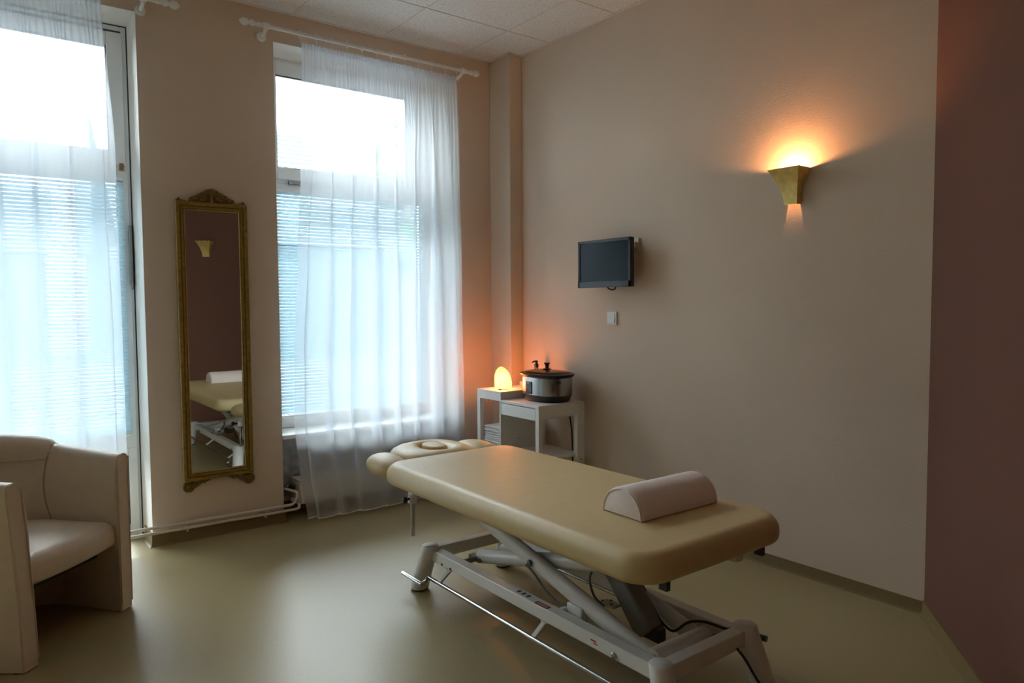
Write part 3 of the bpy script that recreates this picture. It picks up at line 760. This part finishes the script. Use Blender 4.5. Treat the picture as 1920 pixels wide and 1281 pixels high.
# ---------------------------------------------------------------- soap dispenser behind the cooker
bt = thing('soap_dispenser', 'clear pump bottle with black pump behind the slow cooker', 'soap dispenser', (-.085, -.515+.02, .752))
b = BM(); lathe(b, [(0, 0), (.026, 0), (.029, .004), (.029, .105), (.024, .120), (.012, .128), (.012, .136), (0, .136)], seg=20); obj('bottle', b, M['bottleglass'], bt, local=True)
b = BM(); lathe(b, [(0, .134), (.015, .134), (.015, .160), (.008, .163), (.005, .172), (0, .172)], seg=16); tube(b, [(.008, 0, .175), (-.02, 0, .177), (-.038, 0, .171)], [.008, .007, .004], seg=8)
obj('pump', b, M['black'], bt, local=True, label='black pump head')

# ---------------------------------------------------------------- armchair
ac = thing('armchair', 'ivory leather tub armchair in front of the balcony door', 'armchair', (-3.070, -.790, 0), PI/4)
Rm = .300; FR = -.305; TH = .070       # centreline radius, front edge (local -y), wall thickness
def shell_pt(s, off=0.0):
    """s in 0..1 along the U from the right arm front round the back to the left arm front; off outwards"""
    st = .27; arc = PI*Rm; L_ = 2*st+arc; q = s*L_
    Rr = Rm+off; front = FR+.0; 
    if q < st: return Vector(((.262+.038*(q/st))+off, front+q*(.305/st), 0)), 0
    if q > L_-st: qq = L_-q; return Vector((-((.262+.038*(qq/st))+off), front+qq*(.305/st), 0)), 0
    a = (q-st)/Rm; return Vector((Rr*math.cos(a), Rr*math.sin(a)*1.0, 0)), 0
def top_z(s):
    return .690+.052*math.sin(PI*s)**1.3
def shell_bm(s0, s1, n, zb, h_in, o_in, o_out, ztop=None, puff=.012):
    bm = BM(); rows = []
    for i in range(n+1):
        s = lerp(s0, s1, i/n); zt = (ztop(s) if ztop else top_z(s)); row = []
        prof = []
        for z_ in (zb, zb+.01, .20, .40, zt-.12, zt-.05): prof.append((o_out, z_))
        for k in range(7): a = PI*k/6; prof.append(((o_in+o_out)/2+(o_out-o_in)/2*math.cos(a), zt-.03+.03*math.sin(a)))
        for z_ in (zt-.08, zt-.16, .45, .40, .20, zb+.01, zb):
            bul = puff*math.sin(PI*min(1, max(0, (z_-.38)/(zt-.38)))) if z_ > .38 else 0
            prof.append((o_in-bul, z_))
        for (o, z_) in prof:
            p, _ = shell_pt(s, o); row.append((p.x, p.y+.045*max(0, (s-.80)/.20)*max(0, z_/.69)**1.5, z_))
        rows.append(row)
    V = grid(bm, rows); bm.faces.new(V[0]); bm.faces.new(V[-1][::-1])
    return bm
obj('shell', shell_bm(0, 1, 72, .004, .4, -TH/2, TH/2), M['leather'], ac, local=True, angle=60, bevel=.006)
# seam lines between the inner back panel and the arm panels
for s in (.215, .785):
    bm = BM(); pts = []
    for k in range(16):
        z_ = .385+(top_z(s)-.03-.385)*k/15; bul = .012*math.sin(PI*(z_-.38)/(top_z(s)-.38)); p, _ = shell_pt(s+(.018 if s < .5 else -.018)*math.sin(k/15*PI), -TH/2-bul-.001); pts.append((p.x, p.y, z_))
    for k in range(8):
        a = PI-PI*k/7; p, _ = shell_pt(s, (TH/2+.001)*math.cos(a)); pts.append((p.x, p.y, top_z(s)-.03+.031*math.sin(a)))
    tube(bm, pts, .0036, seg=6); obj('seam', bm, M['leather_seam'], ac, local=True)
for s in (0, 1):   # front edge piping of each arm
    bm = BM(); P0, _ = shell_pt(s, -TH/2+.003); P1, _ = shell_pt(s, TH/2-.003); zt = top_z(s)
    ln = .045*s
    def LY(z_): return ln*max(0, z_/.69)**1.5
    P0.y += 0; pts_ = [(P0.x, P0.y-.002, .03), (P0.x, P0.y-.002, .35), (P0.x, P0.y-.002, zt-.03)] + [((P0.x+P1.x)/2+(P0.x-P1.x)/2*math.cos(PI*k/8), P0.y-.002, zt-.03+.029*math.sin(PI*k/8)) for k in range(1, 8)] + [(P1.x, P1.y-.002, zt-.03), (P1.x, P1.y-.002, .35), (P1.x, P1.y-.002, .03)]
    tube(bm, [(a, b+LY(c), c) for a, b, c in pts_], .0025, seg=6)
    obj('arm_piping', bm, M['leather'], ac, local=True)
# head roll over the middle of the back
bm = BM(); rows = []
for i in range(31):
    s = lerp(.205, .795, i/30); e_ = math.sin(PI*i/30)**.35; zt = top_z(s); row = []
    for k in range(17):
        a = -.5+ (PI+.9)*k/16; o = (TH/2+.030*e_)*math.cos(a); zz = zt-.040+(.030+.058*e_)*max(-.5, math.sin(a)) + (.006*math.sin(i*.8)*e_*.4)
        p, _ = shell_pt(s, o); row.append((p.x, p.y, zz))
    rows.append(row)
V = grid(bm, rows); bm.faces.new(V[0]); bm.faces.new(V[-1][::-1]); bm.faces.new([V[k][0] for k in range(31)]+[V[k][-1] for k in range(30, -1, -1)]) if False else None
obj('head_roll', bm, M['leather'], ac, local=True, angle=70, label='soft leather roll over the top of the back')
# seat cushion
P = [(.226, -.285), (.240, -.10)]
for k in range(13): a = PI*k/12; P.append((.255*math.cos(a), .0+.255*math.sin(a)))
P.append((-.240, -.10)); P.append((-.226, -.285))
for k in range(1, 10): t = k/10; P.append((lerp(-.226, .226, t), -.285-.018*math.sin(PI*t)))
bm = BM(); pillow(bm, P, .292, .405, .052, .022, n=7, crown=.022)
obj('seat_cushion', bm, M['leather'], ac, local=True, angle=70)
bm = BM(); box(bm, -.22, .22, -.20, .20, .24, .30); obj('seat_base', bm, M['blackmatte'], ac, local=True)
for sx in (-.285, .285):
    for sy in (-.27, -.02): 
        bm = BM(); lathe(bm, [(0, 0), (.016, 0), (.016, .02), (0, .02)], (sx*(1 if sy < -.1 else 1.03), sy, 0), seg=12); obj('foot', bm, M['black'], ac, local=True)

# ---------------------------------------------------------------- massage table
mt = thing('massage_table', 'cream massage table on a white scissor-lift base in the middle of the room', 'massage table', (-1.325, -2.12, 0))
TX0, TX1, TY0, TY1 = -1.703, -.960, -2.952, -1.322
bm = BM(); pillow(bm, rrect(TX0, TX1, TY0, TY1, .115, 12), .510, .604, .050, .030, n=8, crown=.0)
obj('table_cushion', bm, M['cream'], mt, angle=80, label='cream vinyl table top cushion')
bm = BM(); ring_ = [(-1.60, -1.06), (-2.86, -1.42)]
box(bm, -1.60, -1.07, -2.86, -1.42, .492, .506)
obj('support_board', bm, M['blackmatte'], mt)
bm = BM()
beam(bm, (-1.50, -2.86, .470), (-1.50, -1.42, .470), .04, .045); beam(bm, (-1.13, -2.86, .470), (-1.13, -1.42, .470), .04, .045)
for y_ in (-2.80, -2.12, -1.48): beam(bm, (-1.50, y_, .470), (-1.13, y_, .470), .04, .04)
obj('upper_frame', bm, M['tablewhite'], mt, bevel=.004)
for xx in (-1.57, -1.092):
    bm = BM(); box(bm, xx-.008, xx+.008, -2.925, -2.895, .478, .53); obj('end_bracket', bm, M['black'], mt, label='black bracket under the foot end')
# face-rest
hr_ = []
def ell(cx, cy, a, b_, n=32, e=2.4, rot=0):
    out = []
    for k in range(n):
        t = 2*PI*k/n; c_, s_ = math.cos(t), math.sin(t)
        x_ = a*math.copysign(abs(c_)**(2/e), c_); y_ = b_*math.copysign(abs(s_)**(2/e), s_)
        out.append((cx+x_*math.cos(rot)-y_*math.sin(rot), cy+x_*math.sin(rot)+y_*math.cos(rot)))
    return out
def dome(bm, P, z0, zt, levels=10, rb=.03, power=.5):
    cx = sum(p[0] for p in P)/len(P); cy = sum(p[1] for p in P)/len(P); rings_ = []
    prof = [(.86, z0), (.95, z0+.008), (1.0, z0+.030)]
    for k in range(1, levels+1):
        a = PI/2*k/levels; prof.append((math.cos(a)*.999+.0, z0+.030+(zt-z0-.030)*math.sin(a)))
    for s, z_ in prof:
        s = max(s, .04); rings_.append([bm.verts.new((cx+(x-cx)*s, cy+(y-cy)*s, z_)) for x, y in P])
    for a, c in zip(rings_, rings_[1:]):
        for k in range(len(a)): bm.faces.new((a[k], a[(k+1) % len(a)], c[(k+1) % len(a)], c[k]))
    bm.faces.new(rings_[0][::-1]); bm.faces.new(rings_[-1])
hcx, hcy = -1.292, -1.125
# centre pad with the face opening
def center_pad():
    bm = BM(); n = 48; rings_ = []
    out = ell(hcx, hcy, .215, .210, n, 2.6)
    inn = ell(hcx+.005, hcy-.01, .062, .095, n, 2.2)
    prof = [(0, .505, 0), (0, .512, -.012), (0, .535, 0), (.04, .560, 0), (.14, .580, 0), (.30, .593, 0), (.50, .600, 0), (.72, .600, 0), (.88, .594, 0), (.97, .580, 0), (1.0, .560, 0), (1.0, .510, 0)]
    for (t, z_, d) in prof: rings_.append([bm.verts.new((lerp(a[0], b_[0], t)*(1)+((a[0]-hcx)*d*3), lerp(a[1], b_[1], t)+((a[1]-hcy)*d*3), z_)) for a, b_ in zip(out, inn)])
    for a, c in zip(rings_, rings_[1:]+[rings_[0]]):
        for k in range(n): bm.faces.new((a[k], a[(k+1) % n], c[(k+1) % n], c[k]))
    return bm
fr = obj('face_rest', center_pad(), M['cream'], mt, angle=80, label='padded head section with face opening')
bm = BM(); pillow(bm, ell(hcx+.005, hcy-.01, .054, .086, 32, 2.2), .54, .606, .014, .006, n=5, crown=.003); obj('face_plug', bm, M['cream'], fr)
bm = BM(); dome(bm, ell(-1.560, -1.135, .088, .158, 32, 2.3, rot=-.12), .503, .590); obj('arm_pad', bm, M['cream'], mt, angle=80)
bm = BM(); dome(bm, ell(-1.030, -1.130, .098, .160, 32, 2.3, rot=.12), .505, .594); obj('arm_pad', bm, M['cream'], mt, angle=80)
bm = BM(); box(bm, -1.60, -1.05, -1.26, -1.22, .480, .500); beam(bm, (-1.45, -1.24, .49), (-1.45, -1.42, .47), .025, .012); beam(bm, (-1.18, -1.24, .49), (-1.18, -1.42, .47), .025, .012)
beam(bm, (-1.40, -1.25, .497), (-1.40, -1.02, .503), .03, .010); beam(bm, (-1.25, -1.25, .497), (-1.25, -1.02, .503), .03, .010)
obj('head_section_frame', bm, M['tablewhite'], mt)
bm = BM(); tube(bm, [(-1.540, -1.35, .232), (-1.540, -1.35, .44)], .0105, seg=14); tube(bm, [(-1.540, -1.35, .44), (-1.540, -1.35, .49)], .0075, seg=14); obj('adjusting_rod', bm, M['chrome'], mt, label='chrome rod hanging under the head end')
bm = BM(); tube(bm, [(-1.540, -1.35, .392), (-1.540, -1.35, .432)], .022, seg=20); box(bm, -1.552, -1.528, -1.37, -1.33, .430, .50); obj('rod_clamp', bm, M['inkw'], mt)
bm = BM(); tube(bm, [(-1.560, -1.355, .414), (-1.578, -1.362, .414)], .006, seg=8); ball(bm, (-1.590, -1.366, .414), .016, 12, (.8, 1, 1)); obj('clamp_knob', bm, M['black'], mt, label='black clamp knob')
# base frame
RX0, RX1 = -1.500, -1.100
for xx in (RX0, RX1):
    bm = BM(); box(bm, xx-.025, xx+.025, -2.845, -1.49, .150, .200); obj('side_rail', bm, M['tablewhite'], mt, bevel=.004)
for yy, nm in ((-1.478, 'rear'), (-2.852, 'front')):
    bm = BM(); box(bm, RX0, RX1, yy-.025, yy+.025, .155, .210); obj('cross_rail', bm, M['tablewhite'], mt, bevel=.004)
for (xt, yt, xb, yb_) in ((-1.522, -1.478, -1.548, -1.418), (-1.524, -2.858, -1.548, -2.918), (-1.088, -2.855, -1.062, -2.915), (-1.088, -1.478, -1.062, -1.418)):
    bm = BM(); a = Vector((xb, yb_, .008)); c_ = Vector((xt, yt, .217)); n = 10
    rr = []
    for k in range(n+1):
        t = k/n; p = a.lerp(c_, t); rad = lerp(.0425, .0385, t); 
        rr.append([bm.verts.new(p+Vector((rad*math.cos(2*PI*q/28), rad*math.sin(2*PI*q/28), 0))) for q in range(28)])
    rad = .0345; rr.append([bm.verts.new(c_+Vector((rad*math.cos(2*PI*q/28), rad*math.sin(2*PI*q/28), .004))) for q in range(28)])
    for A_, B_ in zip(rr, rr[1:]):
        for q in range(28): bm.faces.new((A_[q], A_[(q+1) % 28], B_[(q+1) % 28], B_[q]))
    bm.faces.new(rr[0][::-1]); bm.faces.new(rr[-1])
    lg = obj('leg', bm, M['tablewhite'], mt, angle=50)
    bm = BM(); lathe(bm, [(0, 0), (.036, 0), (.040, .004), (.040, .012), (0, .012)], (xb, yb_, 0), seg=24); obj('rubber_foot', bm, M['blackmatte'], lg)
# scissor arms
def arm(nm, x_, y0, z0, y1, z1, r, sx=1.0, m='tablewhite', lab=None):
    bm = BM(); tube(bm, [(x_, y0, z0), (x_, y1, z1)], r, seg=24, sx=sx, up=(0, 0, 1)); return obj(nm, bm, M[m], mt, angle=50, label=lab)
def sc(y_): return .302+(-2.12-y_)*(-.250)      # descending towards the foot end
for xx in (-1.420, -1.180):
    arm('scissor_arm', xx, -2.74, sc(-2.74), -1.46, sc(-1.46), .034, .75)
for xx in (-1.365, -1.235):
    arm('scissor_arm', xx, -1.66, .302-.46*.262, -2.76, .302+.64*.235, .031, .9)
bm = BM(); tube(bm, [(-1.445, -2.12, .302), (-1.155, -2.12, .302)], .011, seg=14); obj('pivot_axle', bm, M['steel'], mt)
bm = BM(); lathe(bm, [(0, 0), (.013, 0), (.013, .008), (.008, .010), (0, .010)], T=Matrix.Translation((-1.446, -2.12, .302)) @ Matrix.Rotation(-PI/2, 4, 'Y'), seg=12); obj('pivot_bolt', bm, M['cable'], mt, label='dark pivot bolt')
bm = BM(); tube(bm, [(-1.430, -2.742, .158), (-1.160, -2.742, .158)], .034, seg=20, sy=.95); obj('lower_axle', bm, M['tablewhite'], mt)
bm = BM(); tube(bm, [(-1.47, -1.665, .178), (-1.13, -1.665, .178)], .012, seg=14); beam(bm, (-1.39, -1.62, .182), (-1.39, -1.70, .178), .03, .016); obj('roller_axle', bm, M['motor'], mt)
for yy in (-1.46, -2.76):
    bm = BM(); tube(bm, [(-1.48, yy, .462), (-1.12, yy, .462)], .012, seg=14); obj('upper_axle', bm, M['steel'], mt)
# lift motor
p0, p1 = Vector((-1.285, -2.40, .385)), Vector((-1.285, -2.60, .150)); d_ = (p1-p0)
bm = BM(); beam(bm, p0-d_*.35, p1, .075, .085); mo = obj('lift_motor', bm, M['motor'], mt, bevel=.010, label='grey lift motor housing')
bm = BM(); box(bm, -1.305, -1.262, -2.655, -2.585, .135, .180); obj('motor_plug', bm, M['blackmatte'], mo, bevel=.004)
bm = BM(); tube(bm, [(-1.245, -2.45, .33), (-1.243, -2.52, .28), (-1.243, -2.60, .20), (-1.25, -2.63, .165)], .006, seg=8); tube(bm, [(-1.243, -2.48, .31), (-1.235, -2.50, .295), (-1.235, -2.53, .265)], .009, seg=8); obj('motor_cable', bm, M['cable'], mo)
bm = BM(); beam(bm, (-1.32, -2.395, .205), (-1.32, -2.475, .213), .045, .012); bp_ = obj('socket_plate', bm, M['tablewhite'], mt, bevel=.002)
for q in ((-1.335, -2.41), (-1.308, -2.43), (-1.333, -2.455)):
    bm = BM(); lathe(bm, [(0, 0), (.005, 0), (.005, .003), (0, .003)], (q[0], q[1], .2165), seg=10); obj('socket', bm, M['ink'], bp_)
bm = BM(); box(bm, -1.455, -1.400, -2.425, -2.345, .170, .222); box(bm, -1.475, -1.40, -2.345, -2.325, .186, .200); obj('control_box', bm, M['white'], mt, bevel=.004)
bm = BM(); tube(bm, [(-1.435, -2.424, .160), (-1.435, -2.35, .160)], .014, seg=14); obj('roller', bm, M['cable'], mt)
def cable(pts, r=.0045, m='cable', par=None):
    P = [Vector(p) for p in pts]; out = []
    P2 = [P[0]]+P+[P[-1]]
    for i in range(1, len(P2)-2):
        for k in range(8):
            t = k/8; a, b_, c_, d2 = P2[i-1], P2[i], P2[i+1], P2[i+2]
            out.append(.5*((2*b_)+(c_-a)*t+(2*a-5*b_+4*c_-d2)*t*t+(3*b_-a-3*c_+d2)*t**3))
    out.append(P[-1]); bm = BM(); tube(bm, out, r, seg=8); return obj('cable', bm, M[m], par or mt)
cable([(-1.452, -2.10, .290), (-1.452, -2.15, .270), (-1.452, -2.22, .225), (-1.45, -2.30, .200), (-1.435, -2.37, .205)], .005)
cable([(-1.33, -2.47, .345), (-1.35, -2.40, .345), (-1.36, -2.37, .30), (-1.355, -2.385, .235), (-1.345, -2.43, .205)], .0045)
cable([(-1.25, -2.60, .20), (-1.235, -2.66, .165), (-1.20, -2.70, .20), (-1.16, -2.74, .205), (-1.13, -2.80, .195), (-1.13, -2.83, .205)], .005, 'blackmatte')
cable([(-1.165, -2.876, .165), (-1.15, -2.90, .13), (-1.13, -2.94, .06), (-1.10, -2.97, .012), (-1.00, -3.02, .008), (-.90, -3.10, .008)], .0045, 'blackmatte')
bm = BM(); ball(bm, (-1.165, -2.80, .165), .020, 14, (.7, 1.3, 1.0)); obj('cable_switch', bm, M['black'], mt)
bm = BM(); box(bm, -1.21, -1.175, -2.815, -2.78, .150, .158); box(bm, -1.21, -1.18, -2.79, -2.775, .158, .166); obj('cable_clip', bm, M['white'], mt)
# wheel and height bar along each long side
bm = BM(); tube(bm, [(-1.604, -1.36, .072), (-1.604, -1.535, .072), (-1.585, -1.54, .080), (-1.566, -1.525, .092), (-1.564, -1.54, .092), (-1.564, -2.95, .092)], .0085, seg=14); obj('foot_bar', bm, M['chrome'], mt, label='chrome foot bar along the near side')
bm = BM(); tube(bm, [(-1.036, -1.45, .092), (-1.036, -2.72, .092), (-.985, -2.735, .105), (-.945, -2.74, .108), (-.935, -2.80, .110)], .0085, seg=14); obj('foot_bar', bm, M['chrome'], mt)
bm = BM(); tube(bm, [(-.935, -2.795, .110), (-.929, -2.835, .111)], .0115, seg=14); obj('bar_cap', bm, M['black'], mt)
for xx, s in ((RX0, -1), (RX1, 1)):
    for yy in (-1.62, -2.28):
        bm = BM(); beam(bm, (xx, yy, .142), (xx+s*.064, yy-.005, .098), .022, .010); box(bm, xx-.012, xx+.012, yy-.02, yy+.02, .136, .151); obj('bar_bracket', bm, M['tablewhite'], mt, bevel=.002)
for yy in (-1.585, -1.655):
    bm = BM(); lathe(bm, [(0, 0), (.006, 0), (.006, .003), (0, .003)], T=Matrix.Translation((-1.5255, yy, .158)) @ Matrix.Rotation(-PI/2, 4, 'Y'), seg=8); obj('screw', bm, M['ink'], mt)
bm = BM(); lathe(bm, [(0, 0), (.011, 0), (.011, .005), (.007, .008), (0, .008)], T=Matrix.Translation((-1.5255, -2.66, .166)) @ Matrix.Rotation(-PI/2, 4, 'Y'), seg=12); obj('bolt', bm, M['chrome'], mt)
# stickers on the near rail
zt_ = .2006
bm = BM()
for k in range(3): box(bm, -1.510, -1.490, -2.110-k*.030, -2.124-k*.030, zt_, zt_+.0004)
obj('pictogram_sticker', bm, M['ink'], mt, smooth=False)
bm = BM(); box(bm, -1.522, -1.500, -2.310, -2.235, zt_, zt_+.0004); st_ = obj('red_sticker', bm, M['red'], mt, smooth=False)
bm = BM()
for k in range(6): box(bm, -1.514, -1.508, -2.300+k*.010, -2.293+k*.010, zt_+.0004, zt_+.0007)
obj('sticker_text', bm, M['inkw'], st_, smooth=False)
bm = BM(); box(bm, -1.5262, -1.5254, -2.575, -2.548, .176, .181); box(bm, -1.5262, -1.5254, -2.580, -2.560, .168, .172); obj('red_mark', bm, M['red'], mt, smooth=False)

# ---------------------------------------------------------------- bolster
bo = thing('bolster', 'white terry half-round bolster cushion lying on the foot end of the massage table', 'bolster', (-1.245, -2.615, .6035))
bm = BM(); n = 22; L_ = .196; rows = []
def half(s):     # half-round section, local y across, z up
    out = []
    for k in range(n+1):
        a = PI*k/n; out.append((math.cos(a)*.095*s, math.sin(a)**.9*.097*s))
    return out
xs = [(-L_, .90), (-L_+.004, .97), (-L_+.012, 1.0)]+[(-L_+.012+(2*L_-.024)*k/14, 1.0) for k in range(1, 14)]+[(L_-.012, 1.0), (L_-.004, .97), (L_, .90)]
for x_, s in xs:
    sec = half(s)
    row = [(x_, y_, .002+z_) for y_, z_ in sec]
    for k in range(1, 8): row.append((x_, -.095*s+.19*s*k/8, .002))
    row.append(row[0]); rows.append(row)
V = [[bm.verts.new(p) for p in r[:-1]] for r in rows]
for a, c_ in zip(V, V[1:]):
    m_ = len(a)
    for k in range(m_): bm.faces.new((a[k], a[(k+1) % m_], c_[(k+1) % m_], c_[k]))
bm.faces.new(V[0][::-1]); bm.faces.new(V[-1])
obj('cover', bm, M['terry'], bo, local=True, angle=50, bevel=.004)
bm = BM(); tube(bm, [(-L_-.001, y_, .002+z_) for y_, z_ in half(.93)], .0022, seg=6); obj('end_seam', bm, M['terry'], bo, local=True)
bo.rotation_euler = (0, 0, -.02)

# ---------------------------------------------------------------- outside
tag(obj('ground', B(-60, 60, .8, 90, -.5, -.4), M['ground'], smooth=False), None, None, kind='structure')
def rf(nm, label, cx, cy, w, dpt, eave, ridge, wm):
    r = thing(nm, label, 'building', (cx, cy, -.4))
    obj('wall', B(cx-w/2, cx+w/2, cy, cy+dpt, -.4, eave), wm, r, smooth=False)
    b = BM(); rows = []; nr = int((ridge-eave)/.2)
    cols = int(w/.12)
    for i in range(nr+1):
        for q in (0, 1):
            z_ = eave+(ridge-eave)*(i+q*.96)/nr; yy = cy-.4+(dpt/2+.4)*(i+q*.96)/nr
            lift = .05 if q == 0 else 0
            rows.append([(cx-w/2-.3+(w+.6)*k/cols, yy, z_+lift+.035*math.sin(k*PI/1.25)) for k in range(cols+1)])
    grid(b, rows); obj('roof', b, M['roof'], r, normals=False)
    b = BM(); box(b, cx-w/2-.3, cx+w/2+.3, cy-.4+(dpt/2+.4), cy+dpt, eave, ridge-.05); obj('gable', b, M['roof'], r, smooth=False)
    return r
hs = rf('house', 'house with a grey tiled roof seen through the window', 6.0, 18.5, 11, 9, 3.2, 7.75, M['facade'])
h2 = thing('white_house', 'pale rendered building seen through the balcony door', 'building', (-3, 22, -.4))
obj('wall', B(-9.0, -1.2, 22, 28, -.4, 4.2), M['facade'], h2, smooth=False); obj('upper_storey', B(-2.4, -1.0, 21.8, 24, 3.0, 4.9), M['facade2'], h2, smooth=False)
def tree(label, x_, y_, h_, r_, seed):
    t_ = thing('tree', label, 'tree', (x_, y_, -.4), group='trees across the street'); rnd = random.Random(seed)
    b = BM(); tube(b, [(x_, y_, -.4), (x_+.1, y_, h_*.5), (x_, y_, h_*.8)], [.22, .16, .06], seg=10); obj('trunk', b, M['bark'], t_)
    b = BM()
    for k in range(26):
        a = rnd.uniform(0, 2*PI); q = rnd.uniform(0, 1)**.6; c_ = Vector((x_+math.cos(a)*r_*q*.8, y_+math.sin(a)*r_*q*.8, h_*.62+rnd.uniform(-.42, .36)*h_*.75*(1-q*.45)))
        rr_ = r_*rnd.uniform(.25, .42); tmp = bmesh.ops.create_icosphere(b, subdivisions=3, radius=rr_, matrix=Matrix.Translation(c_))
        for v in tmp['verts']: v.co += (v.co-c_).normalized()*rr_*.35*noise.noise(v.co*2.2)
    obj('crown', b, M['leaf'], t_, normals=False)
tree('leafy tree across the street, seen through the middle of the window', 6.3, 13.0, 8.0, 1.25, 3)
tree('leafy tree across the street, seen through the right side of the window', 9.6, 14.0, 8.8, 1.3, 5)
tree('leafy tree across the street, seen through the balcony door', -4.6, 17.5, 3.9, 1.6, 8)
